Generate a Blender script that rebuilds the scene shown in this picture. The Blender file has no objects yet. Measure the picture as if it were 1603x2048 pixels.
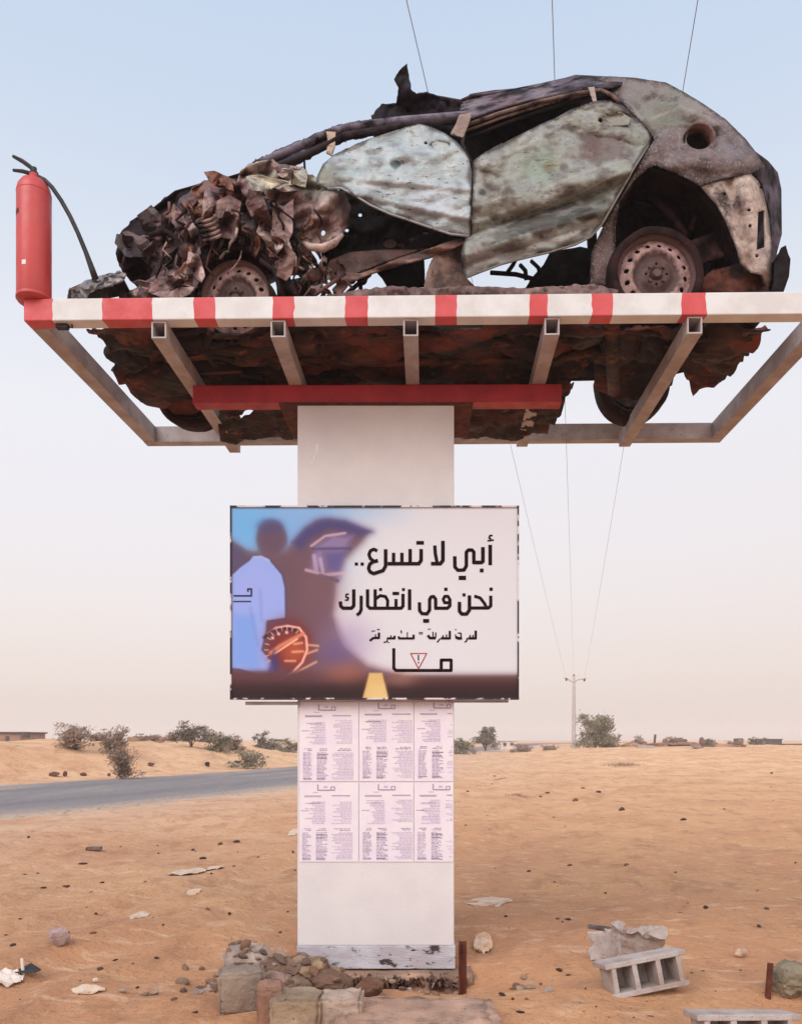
import bpy, bmesh, math, random
import numpy as np
from mathutils import Vector, Matrix, noise
from mathutils.geometry import delaunay_2d_cdt

R = math.radians
SC = bpy.context.scene
COL = SC.collection
random.seed(11)

# ------------------------------------------------------------------ camera
F, CX, CY, EYE = 1650.0, 851.0, 1478.0, 1.53          # focal length, axis and horizon of a 1603 x 2048 frame
cam_d = bpy.data.cameras.new('camera')
cam = bpy.data.objects.new('camera', cam_d); COL.objects.link(cam)
cam.location = (0, 0, EYE); cam.rotation_euler = (R(90), 0, 0)
cam_d.sensor_fit = 'HORIZONTAL'; cam_d.sensor_width = 36
cam_d.lens = 36 * F / 1603
cam_d.shift_x = (801.5 - CX) / 1603
cam_d.shift_y = (CY - 1024) / 1603
cam_d.clip_start = 0.05; cam_d.clip_end = 6000
SC.camera = cam

# ------------------------------------------------------------------ sky and sun
SUN_EL, SUN_AZ = R(42), R(-35)                          # behind the camera, to the left
world = bpy.data.worlds.new('World'); SC.world = world; world.use_nodes = True
nt = world.node_tree; nt.nodes.clear()
out = nt.nodes.new('ShaderNodeOutputWorld')
bgA = nt.nodes.new('ShaderNodeBackground'); bgB = nt.nodes.new('ShaderNodeBackground')
add = nt.nodes.new('ShaderNodeAddShader')
sky = nt.nodes.new('ShaderNodeTexSky'); sky.sky_type = 'NISHITA'; sky.sun_disc = False
sky.sun_elevation = SUN_EL; sky.sun_rotation = R(180) - SUN_AZ * -1; sky.dust_density = 6; sky.air_density = 1.2
bgA.inputs[1].default_value = 0.05
nt.links.new(sky.outputs[0], bgA.inputs[0])
tc = nt.nodes.new('ShaderNodeTexCoord'); sep = nt.nodes.new('ShaderNodeSeparateXYZ')
ramp = nt.nodes.new('ShaderNodeValToRGB')
nt.links.new(tc.outputs['Generated'], sep.inputs[0]); nt.links.new(sep.outputs['Z'], ramp.inputs[0])
def lin(c):
    return tuple(((v/255)/12.92 if v/255 <= .04045 else ((v/255+.055)/1.055)**2.4) for v in c)
SKY = [(0.0, (236, 219, 213)), (0.10, (235, 220, 215)), (0.24, (236, 227, 226)), (0.36, (236, 232, 233)),
       (0.47, (221, 225, 231)), (0.56, (207, 217, 231)), (0.67, (196, 211, 230)), (1.0, (150, 180, 220))]
el = ramp.color_ramp.elements
while len(el) > 1: el.remove(el[-1])
for i, (p, c) in enumerate(SKY):
    e = el[0] if i == 0 else el.new(p)
    e.position = p; e.color = (*lin(c), 1)
bgB.inputs[1].default_value = 0.93
nt.links.new(ramp.outputs[0], bgB.inputs[0])
nt.links.new(bgA.outputs[0], add.inputs[0]); nt.links.new(bgB.outputs[0], add.inputs[1])
nt.links.new(add.outputs[0], out.inputs[0])

sun_d = bpy.data.lights.new('sun', 'SUN'); sun_d.energy = 2.3; sun_d.angle = R(46); sun_d.color = (1, .95, .89)
sun = bpy.data.objects.new('sun', sun_d); COL.objects.link(sun)
sdir = Vector((math.sin(SUN_AZ)*math.cos(SUN_EL), -math.cos(SUN_AZ)*math.cos(SUN_EL), math.sin(SUN_EL)))
sun.rotation_euler = (-sdir).to_track_quat('-Z', 'Y').to_euler()

SC.view_settings.view_transform = 'Standard'; SC.view_settings.look = 'None'
SC.view_settings.exposure = 0.0; SC.view_settings.gamma = 1
SC.cycles.max_bounces = 6; SC.cycles.volume_bounces = 2

# ------------------------------------------------------------------ placing helpers
def P(px, py, Y):
    return Vector(((px-CX)/F*Y, Y, EYE + (CY-py)/F*Y))
YB, KY = 4.85, 0.0175                                   # platform front face; the platform stands turned by one degree
def Q(px, py, w):
    """point on the vertical plane w metres behind the platform's front face"""
    a = (px-CX)/F
    return P(px, py, (YB+w)/(1+KY*a))
def yq(X, w): return YB + w - KY*X
def G(px, py, z=0.0):
    return P(px, py, (z-EYE)*F/(CY-py)) if abs(CY-py) > 1e-6 else None

def fn(p, f=1.0, o=0.0):
    return noise.noise(Vector((p[0]*f+o, p[1]*f+o*1.7, p[2]*f-o)))
def fbm(p, f=1.0, o=0.0, n=4):
    a, s = 0.0, 1.0
    for i in range(n):
        a += s*fn(p, f, o+i*7.3); s *= .5; f *= 2.03
    return a
def crease(p, f=1.0, o=0.0, n=3):
    a, s = 0.0, 1.0
    for i in range(n):
        a += s*(1-2.2*abs(fn(p, f, o+i*5.1))); s *= .5; f *= 1.9
    return a - .6
def sstep(a, b, x):
    t = max(0, min(1, (x-a)/(b-a))); return t*t*(3-2*t)

# ------------------------------------------------------------------ scene bookkeeping
WL = {}
def empty(name, loc, label=None, cat=None, group=None):
    o = bpy.data.objects.new(name, None); COL.objects.link(o)
    o.location = loc; o.empty_display_size = .1; WL[o.name] = Vector(loc)
    return tag(o, label, cat, group)
def tag(o, label=None, cat=None, group=None, kind=None):
    if label: o['label'] = label
    if cat: o['category'] = cat
    if group: o['group'] = group
    if kind: o['kind'] = kind
    return o

class MB:
    def __init__(s): s.v = []; s.f = []; s.m = []; s.c = []
    def add(s, vs, fs, mi=0, col=(1, 1, 1)):
        b = len(s.v); s.v += [Vector(v) for v in vs]
        s.f += [tuple(b+i for i in f) for f in fs]; s.m += [mi]*len(fs)
        s.c += (col if isinstance(col, list) else [col]*len(vs))
    def box(s, c, size, rot=None, mi=0, col=(1, 1, 1), bev=0.0):
        bm = bmesh.new(); bmesh.ops.create_cube(bm, size=1)
        for v in bm.verts: v.co = Vector((v.co.x*size[0], v.co.y*size[1], v.co.z*size[2]))
        if bev: bmesh.ops.bevel(bm, geom=bm.edges[:], offset=bev, segments=2, affect='EDGES', profile=.6)
        M = (rot or Matrix.Identity(3))
        bm.verts.ensure_lookup_table()
        for i, v in enumerate(bm.verts): v.index = i
        s.add([M @ v.co + Vector(c) for v in bm.verts], [[v.index for v in f.verts] for f in bm.faces], mi, col)
        bm.free()
    def beam(s, a, b, w, h, mi=0, col=(1, 1, 1), bev=0.004, up=(0, 0, 1)):
        a, b = Vector(a), Vector(b); d = (b-a).normalized()
        u = Vector(up); r = d.cross(u).normalized(); u = r.cross(d).normalized()
        M = Matrix((r, d, u)).transposed()
        s.box((a+b)/2, (w, (b-a).length, h), M, mi, col, bev)
    def hollow(s, a, b, w, h, t, mi=0, dark=1):
        """square tube with open ends"""
        a, b = Vector(a), Vector(b); d = (b-a).normalized()
        r = d.cross(Vector((0, 0, 1))).normalized(); u = r.cross(d).normalized()
        def ring(c, ww, hh): return [c+r*x*ww/2+u*y*hh/2 for x, y in ((-1, -1), (1, -1), (1, 1), (-1, 1))]
        vs = ring(a, w, h)+ring(b, w, h)+ring(a, w-2*t, h-2*t)+ring(b, w-2*t, h-2*t)
        fs = []
        for i in range(4):
            j = (i+1) % 4
            fs += [(i, j, 4+j, 4+i), (8+j, 8+i, 12+i, 12+j), (j, i, 8+i, 8+j), (4+i, 4+j, 12+j, 12+i)]
        s.add(vs, fs, mi)
    def tube(s, pts, rad, n=8, mi=0, col=(1, 1, 1), cap=True):
        pts = [Vector(p) for p in pts]; N = len(pts)
        rs = rad if isinstance(rad, (list, tuple)) else [rad]*N
        vs, fs = [], []
        prev = None
        for i, p in enumerate(pts):
            d = (pts[min(i+1, N-1)]-pts[max(i-1, 0)])
            d = d.normalized() if d.length > 1e-9 else Vector((0, 0, 1))
            if prev is None:
                t = Vector((0, 0, 1)) if abs(d.z) < .9 else Vector((1, 0, 0))
                r = d.cross(t).normalized()
            else:
                r = (prev - d*prev.dot(d)).normalized()
            prev = r; u = d.cross(r)
            for k in range(n):
                a = 2*math.pi*k/n; vs.append(p+(r*math.cos(a)+u*math.sin(a))*rs[i])
        for i in range(N-1):
            for k in range(n):
                k2 = (k+1) % n
                fs.append((i*n+k, i*n+k2, (i+1)*n+k2, (i+1)*n+k))
        if cap: fs += [tuple(range(n))[::-1], tuple((N-1)*n+k for k in range(n))]
        s.add(vs, fs, mi, col)
    def lathe(s, prof, origin, axis=(0, 0, 1), n=24, mi=0, col=(1, 1, 1)):
        ax = Vector(axis).normalized()
        t = Vector((0, 0, 1)) if abs(ax.z) < .9 else Vector((1, 0, 0))
        r = ax.cross(t).normalized(); u = ax.cross(r); o = Vector(origin)
        vs, fs = [], []
        for rad, h in prof:
            for k in range(n):
                a = 2*math.pi*k/n; vs.append(o+ax*h+(r*math.cos(a)+u*math.sin(a))*rad)
        for i in range(len(prof)-1):
            for k in range(n):
                k2 = (k+1) % n
                fs.append((i*n+k, i*n+k2, (i+1)*n+k2, (i+1)*n+k))
        s.add(vs, fs, mi, col)
    def build(s, name, mats, parent=None, smooth=False, thick=0.0, origin=None):
        me = bpy.data.meshes.new(name)
        off = WL[parent.name] if parent else (Vector(origin) if origin is not None else Vector((0, 0, 0)))
        me.from_pydata([v-off for v in s.v], [], s.f)
        for m in (mats if isinstance(mats, (list, tuple)) else [mats]): me.materials.append(m)
        me.polygons.foreach_set('material_index', s.m)
        if smooth: me.polygons.foreach_set('use_smooth', [True]*len(me.polygons))
        ca = me.color_attributes.new('Col', 'FLOAT_COLOR', 'POINT')
        arr = np.ones((len(s.v), 4), dtype=np.float32)
        arr[:, :3] = np.array(s.c, dtype=np.float32).reshape(-1, 3)
        ca.data.foreach_set('color', arr.ravel())
        me.update()
        o = bpy.data.objects.new(name, me); COL.objects.link(o)
        if parent: o.parent = parent; WL[o.name] = off
        else:
            o.location = off; WL[o.name] = off
        if thick:
            md = o.modifiers.new('thickness', 'SOLIDIFY'); md.thickness = thick; md.offset = 0
        return o

def copy_thing(o, parent=None):
    kids = list(o.children)
    c = o.copy(); COL.objects.link(c); c.parent = parent
    for k in kids: copy_thing(k, c)
    return c

# ------------------------------------------------------------------ materials
def material(name, rough=.7, metal=0.0, base=None, base2=None, scale=6.0, mixw=(.4, .6), bump=0.0, bscale=40.0,
             vcol=False, speck=None, sscale=90, sthr=(.6, .66), spec=.4, stretch=(1, 1, 1)):
    m = bpy.data.materials.new(name); m.use_nodes = True
    t = m.node_tree; N = t.nodes; L = t.links
    b = N['Principled BSDF']; b.inputs['Roughness'].default_value = rough; b.inputs['Metallic'].default_value = metal
    b.inputs['Specular IOR Level'].default_value = spec
    co = N.new('ShaderNodeTexCoord'); mp = N.new('ShaderNodeMapping'); mp.inputs['Scale'].default_value = stretch
    L.new(co.outputs['Object'], mp.inputs[0])
    def nz(sc, det=6, ro=.6):
        n = N.new('ShaderNodeTexNoise'); n.inputs['Scale'].default_value = sc; n.inputs['Detail'].default_value = det
        n.inputs['Roughness'].default_value = ro; L.new(mp.outputs[0], n.inputs['Vector']); return n
    def mr(n, a, c, lo=0., hi=1.):
        r = N.new('ShaderNodeMapRange'); r.inputs[1].default_value = a; r.inputs[2].default_value = c
        r.inputs[3].default_value = lo; r.inputs[4].default_value = hi
        L.new(n.outputs[0], r.inputs[0]); return r
    def mix(fac, a, c, mode='MIX'):
        x = N.new('ShaderNodeMix'); x.data_type = 'RGBA'; x.blend_type = mode
        if fac is None: x.inputs[0].default_value = 1
        elif isinstance(fac, float): x.inputs[0].default_value = fac
        else: L.new(fac.outputs[0], x.inputs[0])
        for s_, val in ((6, a), (7, c)):
            if isinstance(val, tuple): x.inputs[s_].default_value = (*val, 1)
            else: L.new(val, x.inputs[s_])
        return x.outputs[2]
    if vcol:
        at = N.new('ShaderNodeVertexColor'); at.layer_name = 'Col'; c = at.outputs[0]
        if base2 is not None:
            c = mix(mr(nz(scale), *mixw), c, base2)
    else:
        c = mix(mr(nz(scale), *mixw), base, base2 if base2 else base)
    if speck is not None:
        c = mix(mr(nz(sscale, 3, .7), *sthr), c, speck)
    c = mix(mr(nz(scale*5, 4), .3, .7, .80, 1.12), c, c) if False else c
    L.new(c, b.inputs['Base Color'])
    if bump:
        bp = N.new('ShaderNodeBump'); bp.inputs['Strength'].default_value = bump; bp.inputs['Distance'].default_value = .02
        n = nz(bscale, 8, .65); L.new(n.outputs[0], bp.inputs['Height']); L.new(bp.outputs[0], b.inputs['Normal'])
    rr = mr(nz(scale*2.3), .3, .7, max(.05, rough-.15), min(1, rough+.15)); L.new(rr.outputs[0], b.inputs['Roughness'])
    return m

M = {}
M['panel'] = material('burnt_panel_metal', .5, .25, vcol=True, base2=(.20, .19, .19), scale=8, mixw=(.56, .74), speck=(.06, .042, .038), sscale=34, sthr=(.61, .70), bump=.6, bscale=34, spec=.5, stretch=(.6, 1, 1.25))
M['wing'] = material('folded_wing_metal', .48, .25, vcol=True, base2=(.085, .05, .048), scale=9, mixw=(.535, .68), speck=(.022, .013, .013), sscale=26, sthr=(.62, .70), bump=.5, bscale=22, spec=.5)
M['rough_panel'] = material('scorched_flaking_metal', .75, .0, vcol=True, scale=8, base2=(.07, .05, .048), mixw=(.52, .68), speck=(.27, .22, .215), sscale=70, sthr=(.56, .66), bump=.6, bscale=45, spec=.3)
M['crumple'] = material('crumpled_burnt_metal', .58, .0, vcol=True, scale=9, base2=(.055, .025, .02), mixw=(.46, .62), speck=(.02, .012, .012), sscale=38, sthr=(.6, .68), bump=.55, bscale=34, spec=.5)
M['soot'] = material('sooty_black_metal', .7, .0, vcol=True, scale=7, base2=(.009, .004, .004), mixw=(.42, .6), bump=.5, bscale=30, spec=.12)
M['under'] = material('rusted_underbody', .72, .0, vcol=True, scale=4, base2=(.011, .004, .004), mixw=(.38, .56), speck=(.17, .07, .045), sscale=9, sthr=(.58, .74), bump=.6, bscale=22, spec=.35, stretch=(.5, 1, 1))
M['rim'] = material('scorched_wheel_steel', .6, .0, vcol=True, scale=14, base2=(.09, .045, .04), mixw=(.45, .65), bump=.3, bscale=60)
M['white_paint'] = material('chalky_white_paint', .5, base=(.65, .65, .665), base2=(.57, .55, .55), scale=5, speck=(.32, .19, .13), sscale=46, sthr=(.70, .76), bump=.08, bscale=60)
M['red_paint'] = material('red_band_paint', .5, base=(.56, .075, .085), base2=(.50, .055, .06), scale=7, speck=(.34, .05, .05), sscale=40, sthr=(.66, .74), bump=.08, bscale=60)
M['primer'] = material('grey_primer_paint', .6, base=(.42, .375, .38), base2=(.31, .255, .255), scale=5, speck=(.16, .08, .06), sscale=36, sthr=(.64, .72), bump=.12, bscale=50)
M['tube_dark'] = material('tube_inside', .9, base=(.02, .016, .016), base2=(.03, .02, .02))
M['dark_red'] = material('deep_red_paint', .5, base=(.40, .028, .04), base2=(.30, .02, .028), scale=4, speck=(.12, .02, .02), sscale=25, sthr=(.64, .74), bump=.1, bscale=40)
M['pillar'] = material('painted_plaster', .8, base=(.67, .635, .645), base2=(.60, .565, .59), scale=2.2, mixw=(.35, .65), speck=(.52, .45, .43), sscale=34, sthr=(.70, .78), bump=.12, bscale=70)
M['plate'] = material('worn_base_paint', .7, base=(.50, .50, .56), base2=(.40, .36, .40), scale=4, speck=(.05, .035, .035), sscale=9, sthr=(.57, .64), bump=.35, bscale=30, stretch=(1, 1, 2.4))
M['red_bottle'] = material('red_enamel', .42, base=(.50, .052, .05), base2=(.44, .045, .045), scale=4, speck=(.22, .03, .03), sscale=30, sthr=(.7, .76), bump=.05, bscale=50, spec=.5)
M['rubber'] = material('black_rubber', .6, base=(.014, .013, .015), base2=(.03, .025, .028), scale=12)
M['strap'] = material('pale_webbing', .9, base=(.36, .27, .22), base2=(.28, .2, .17), scale=20, bump=.3, bscale=120)
M['print'] = material('printed_board', .45, vcol=True, spec=.3)
M['ink'] = material('black_print_ink', .7, base=(.012, .005, .007), base2=(.016, .007, .009), spec=.05)
M['navy_ink'] = material('navy_print_ink', .5, base=(.02, .02, .06), base2=(.03, .03, .08), spec=.3)
M['red_ink'] = material('red_print_ink', .5, base=(.36, .06, .06), base2=(.4, .09, .09), spec=.3)
M['pink_ink'] = material('pink_print_ink', .5, base=(.8, .4, .36), base2=(.75, .3, .28), spec=.3)
M['trim'] = material('board_edge', .5, base=(.03, .02, .03), base2=(.62, .55, .57), scale=8, mixw=(.52, .56), spec=.3)
M['paper'] = material('lilac_paper', .8, base=(.72, .64, .74), base2=(.75, .69, .74), scale=5, bump=.1, bscale=20)
M['paper_ink'] = material('faded_print_ink', .8, vcol=True)
M['stone'] = material('rough_concrete', .9, vcol=True, scale=7, base2=(.20, .14, .11), mixw=(.48, .72), speck=(.07, .05, .045), sscale=40, sthr=(.64, .72), bump=.8, bscale=26, spec=.2)
M['rust'] = material('rusted_iron', .85, base=(.13, .035, .02), base2=(.07, .02, .014), scale=14, bump=.4, bscale=60, spec=.3)
M['block'] = material('cast_concrete', .9, base=(.44, .38, .36), base2=(.34, .26, .23), scale=7, speck=(.2, .15, .13), sscale=50, sthr=(.62, .7), bump=.5, bscale=60, spec=.2)
M['wood'] = material('dark_board', .8, base=(.05, .03, .03), base2=(.2, .13, .1), scale=8, bump=.3)
M['plastic_bag'] = material('pale_plastic', .6, base=(.60, .47, .37), base2=(.55, .36, .24), scale=9, bump=.3, bscale=20)
M['asphalt'] = material('dusty_asphalt', .85, vcol=True, base2=(.36, .28, .23), scale=.5, mixw=(.52, .80), speck=(.15, .13, .13), sscale=9, sthr=(.52, .74), bump=.35, bscale=50, spec=.2, stretch=(1.3, .35, 1))
M['bark'] = material('grey_bark', .9, base=(.13, .085, .06), base2=(.08, .05, .035), scale=10, bump=.5)
M['leaf_green'] = material('dusty_green_leaf', .8, base=(.19, .165, .11), base2=(.30, .255, .18), scale=1.6, mixw=(.35, .65), spec=.2)
M['leaf_olive'] = material('olive_leaf', .8, base=(.12, .10, .078), base2=(.22, .18, .135), scale=1.6, mixw=(.35, .65), spec=.2)
M['leaf_dry'] = material('dry_twig_leaf', .9, base=(.24, .155, .115), base2=(.36, .25, .19), scale=1.6, mixw=(.35, .65), spec=.2)
M['adobe'] = material('mud_wall', .9, base=(.33, .2, .14), base2=(.25, .15, .105), scale=2, bump=.3)
M['whitewash'] = material('whitewashed_wall', .85, base=(.66, .58, .53), base2=(.55, .46, .41), scale=2)
M['tin'] = material('dark_roof_tin', .6, base=(.06, .045, .045), base2=(.10, .07, .065), scale=3)
M['galv'] = material('weathered_pole', .7, base=(.5, .45, .45), base2=(.4, .35, .35), scale=4)
M['wire'] = material('wire_metal', .6, base=(.15, .17, .23), base2=(.18, .2, .26))

# sand
def sand_material():
    m = bpy.data.materials.new('desert_sand'); m.use_nodes = True
    t = m.node_tree; N = t.nodes; L = t.links; b = N['Principled BSDF']
    b.inputs['Roughness'].default_value = .95; b.inputs['Specular IOR Level'].default_value = .15
    co = N.new('ShaderNodeTexCoord')
    def nz(sc, det=6, ro=.6, st=(1, 1, 1)):
        mp = N.new('ShaderNodeMapping'); mp.inputs['Scale'].default_value = st; L.new(co.outputs['Object'], mp.inputs[0])
        n = N.new('ShaderNodeTexNoise'); n.inputs['Scale'].default_value = sc; n.inputs['Detail'].default_value = det
        n.inputs['Roughness'].default_value = ro; L.new(mp.outputs[0], n.inputs['Vector']); return n
    def rng(n, a, c, lo=0., hi=1.):
        r = N.new('ShaderNodeMapRange'); r.inputs[1].default_value = a; r.inputs[2].default_value = c
        r.inputs[3].default_value = lo; r.inputs[4].default_value = hi; L.new(n.outputs[0], r.inputs[0]); return r
    def mix(f, a, c):
        x = N.new('ShaderNodeMix'); x.data_type = 'RGBA'; L.new(f.outputs[0], x.inputs[0])
        for s_, val in ((6, a), (7, c)):
            if isinstance(val, tuple): x.inputs[s_].default_value = (*val, 1)
            else: L.new(val, x.inputs[s_])
        return x.outputs[2]
    at = N.new('ShaderNodeVertexColor'); at.layer_name = 'Col'
    c = mix(rng(nz(.55, 6, .65), .42, .64, 0, .7), at.outputs[0], (.53, .26, .14))
    c = mix(rng(nz(2.4, 6, .72, (1, .6, 1)), .50, .68, 0, .62), c, (.34, .165, .092))
    c = mix(rng(nz(5.5, 5, .7, (.6, 1.3, 1)), .54, .68, 0, .62), c, (.74, .50, .335))
    c = mix(rng(nz(17, 4, .7), .60, .70, 0, .5), c, (.27, .14, .09))
    c = mix(rng(nz(34, 3, .7), .61, .69, 0, .6), c, (.22, .12, .08))
    c = mix(rng(nz(120, 2, .7), .60, .72, 0, .5), c, (.30, .17, .11))
    L.new(c, b.inputs['Base Color'])
    bp = N.new('ShaderNodeBump'); bp.inputs['Strength'].default_value = .9; bp.inputs['Distance'].default_value = .07
    L.new(nz(7, 9, .68).outputs[0], bp.inputs['Height'])
    bp2 = N.new('ShaderNodeBump'); bp2.inputs['Strength'].default_value = .35; bp2.inputs['Distance'].default_value = .01
    L.new(nz(90, 4, .7).outputs[0], bp2.inputs['Height']); L.new(bp.outputs[0], bp2.inputs['Normal'])
    L.new(bp2.outputs[0], b.inputs['Normal'])
    return m
M['sand'] = sand_material()

# ------------------------------------------------------------------ terrain and road
NEAR = [(-15.5, -3), (-12, 5.2), (-7.8, 15.1), (-3.9, 24.7), (-.9, 36), (.6, 50), (2.0, 72), (5.5, 92), (13.5, 112), (23, 130), (40, 150)]
FAR = [(-27, -3), (-22.6, 7), (-18.3, 17.5), (-14.1, 27.4), (-9.6, 37.5), (-6.2, 53), (-4.8, 75), (-1.5, 97), (7.8, 117), (18, 136), (35, 157)]
def resample(pl, n):
    pl = [Vector((*p, 0)) for p in pl]
    def cr(i, t):
        p0, p1, p2, p3 = pl[max(i-1, 0)], pl[i], pl[i+1], pl[min(i+2, len(pl)-1)]
        return .5*((2*p1)+(p2-p0)*t+(2*p0-5*p1+4*p2-p3)*t*t+(3*p1-p0-3*p2+p3)*t**3)
    o = []
    for k in range(n):
        u = k/(n-1)*(len(pl)-1); i = min(int(u), len(pl)-2); o.append(cr(i, u-i))
    return o
NR, FR = resample(NEAR, 160), resample(FAR, 160)
nrA = np.array([(p.x, p.y) for p in NR]); frA = np.array([(p.x, p.y) for p in FR])
mid = (nrA+frA)/2
roadz = np.interp(mid[:, 1], [0, 60, 105, 125, 160], [0, 0, .1, .75, .9])
def road_info(x, y):
    d = (mid[:, 0]-x)**2+(mid[:, 1]-y)**2; i = int(np.argmin(d)); i0 = max(0, i-1); i1 = min(159, i+1)
    t = mid[i1]-mid[i0]; t = t/np.linalg.norm(t)
    s = (x-mid[i, 0])*t[1]-(y-mid[i, 1])*t[0]             # + to the near (right) side
    hw = np.linalg.norm(nrA[i]-frA[i])/2
    return s, hw, roadz[i]
def hgt(x, y):
    v = Vector((x, y, 0))
    s, hw, rz = road_info(x, y)
    out_ = abs(s)-hw
    far_ = -s-hw
    k = sstep(.2, 2.5, out_)
    h = .055*noise.noise(v*.8)+.03*noise.noise(v*2.1+Vector((3, 9, 1)))
    near_k = 1-sstep(7, 22, math.hypot(x, y-4))
    h += near_k*(.012*noise.noise(v*5.5)+.008*noise.noise(v*13))
    big = sstep(18, 60, y)
    h += big*(.28*noise.noise(v*.09+Vector((1, 4, 0)))+.12*noise.noise(v*.3))
    # sand bank beyond the road
    if s < 0:
        bank = 1.28*sstep(.6, 6.5, far_)*(1-sstep(46, 75, y)*.75)
        h += bank*(1+.25*noise.noise(v*.25))+.16*bank*noise.noise(v*.9)
    else:
        h += .55*sstep(34, 70, y)*sstep(2, 14, out_)*(1+.5*noise.noise(v*.07))
        h += .10*math.exp(-((x-9)**2/60+(y-26)**2/30))
    # trodden heap around the pillar foot
    if s > 0 and y < 70:                                   # old wheel ruts beside the road and hummocks on the open sand
        for c0, dp in ((1.6, .04), (2.9, .055), (4.4, .05), (7.4, .045), (9.0, .05)):
            q_ = s-hw-c0-.5*noise.noise(Vector((y*.06, c0, 1))); h += dp*(-math.exp(-(q_/.17)**2)+.55*math.exp(-((abs(q_)-.34)/.14)**2))
        hm_ = noise.noise(v*.55+Vector((7, 1, 0))); h += .20*max(0, hm_)**1.4*(1-near_k*.6)
        h += .035*max(0, noise.noise(v*1.7+Vector((2, 5, 3)))-.1)
    if y < 16: h += -.035*near_k*max(0, noise.noise(v*2.6+Vector((4, 4, 4)))-.28)/.3 + .02*near_k*max(0, noise.noise(v*3.6+Vector((9, 2, 4)))-.2)/.3
    d = math.hypot((x+.35)/1.4, (y-5.6)/.7); h += .05*math.exp(-((d-1.6)/.5)**2)-.10*math.exp(-(((x+.2)/1.0)**2+((y-5.25)/.36)**2)**2)
    return h*k+rz*(1-k*.75)

def build_terrain():
    n1, n2 = 330, 360
    us = np.linspace(-1, 1, n1); xs = 4.2*np.sinh(us*6.3)/np.sinh(1)*.62
    vs_ = np.linspace(-.42, 1, n2); ys = 5+4.0*np.sinh(vs_*6.5)/np.sinh(1)*.62
    mb = MB(); V = []; C = []
    pink, warm, pale = Vector((.64, .425, .30)), Vector((.65, .345, .172)), Vector((.78, .475, .265))
    for y in ys:
        for x in xs:
            h = hgt(x, y) if -30 < y < 260 and abs(x) < 220 else hgt(max(-220, min(220, x)), max(-30, min(260, y)))*.5
            V.append((x, y, h))
            s, hw, _ = road_info(x, min(y, 160))
            a = math.exp(-max(0, s-hw)/4.5) if s > 0 else .25
            b = sstep(9, 45, y)
            c = warm.lerp(pale, b).lerp(pink, a*.85)
            fgd = (1-sstep(5.5, 11, math.hypot(x, y)))*.30+.38*(1-sstep(8, 26, y))*sstep(-.05, .4, noise.noise(Vector((x*.3, y*.22, 6)))+.4*noise.noise(Vector((x*.9, y*.7, 2))))
            c = c.lerp(Vector((.44, .205, .115)), min(.7, max(0, fgd)))
            C.append(tuple(c))
    fs = [(j*n1+i, j*n1+i+1, (j+1)*n1+i+1, (j+1)*n1+i) for j in range(n2-1) for i in range(n1-1)]
    mb.add(V, fs, 0, C)
    return tag(mb.build('ground', M['sand'], smooth=True), kind='structure')
ground = build_terrain()

NR2, FR2 = resample(NEAR, 420), resample(FAR, 420)
mb = MB(); V = []; C = []; K = 27; sandc = Vector((.52, .36, .25)); tarc = Vector((.215, .19, .19))
for i in range(420):
    for k in range(K):
        t = k/(K-1); e = min(t, 1-t)
        wob = (1-sstep(0, .12, e))*.05*noise.noise(Vector((i*.21, 3 if t < .5 else 12, 0)))
        p = NR2[i].lerp(FR2[i], t+wob); _, _, rz = road_info(p.x, p.y)
        V.append((p.x, p.y, max(hgt(p.x, p.y), rz)+.022-.07*(k in (0, K-1))))
        n = noise.noise(Vector((t*6, i*.02, 1)))+.5*noise.noise(Vector((t*17, i*.06, 4)))
        f_ = (1-sstep(.02, .17 if t < .5 else .10, e+.07*n))*.9+.35*sstep(.15, .6, n)
        C.append(tuple(tarc.lerp(sandc, min(1, f_))*(1-.16*math.exp(-((abs(t-.5)-.2)/.05)**2))))
mb.add(V, [(i*K+k, i*K+k+1, (i+1)*K+k+1, (i+1)*K+k) for i in range(419) for k in range(K-1)], 0, C)
tag(mb.build('road', M['asphalt'], smooth=True), kind='structure')

def ground_hit(px, py):
    """where the sight line of a pixel meets the terrain"""
    Y = 3.0
    while Y < 400:
        p = P(px, py, Y)
        if p.z <= hgt(p.x, p.y): return Vector((p.x, p.y, hgt(p.x, p.y)))
        Y *= 1.004
    p = P(px, py, 400); return p
def on_ground(px, Y):
    x = (px-CX)/F*Y; return Vector((x, Y, hgt(x, Y)))

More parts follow.
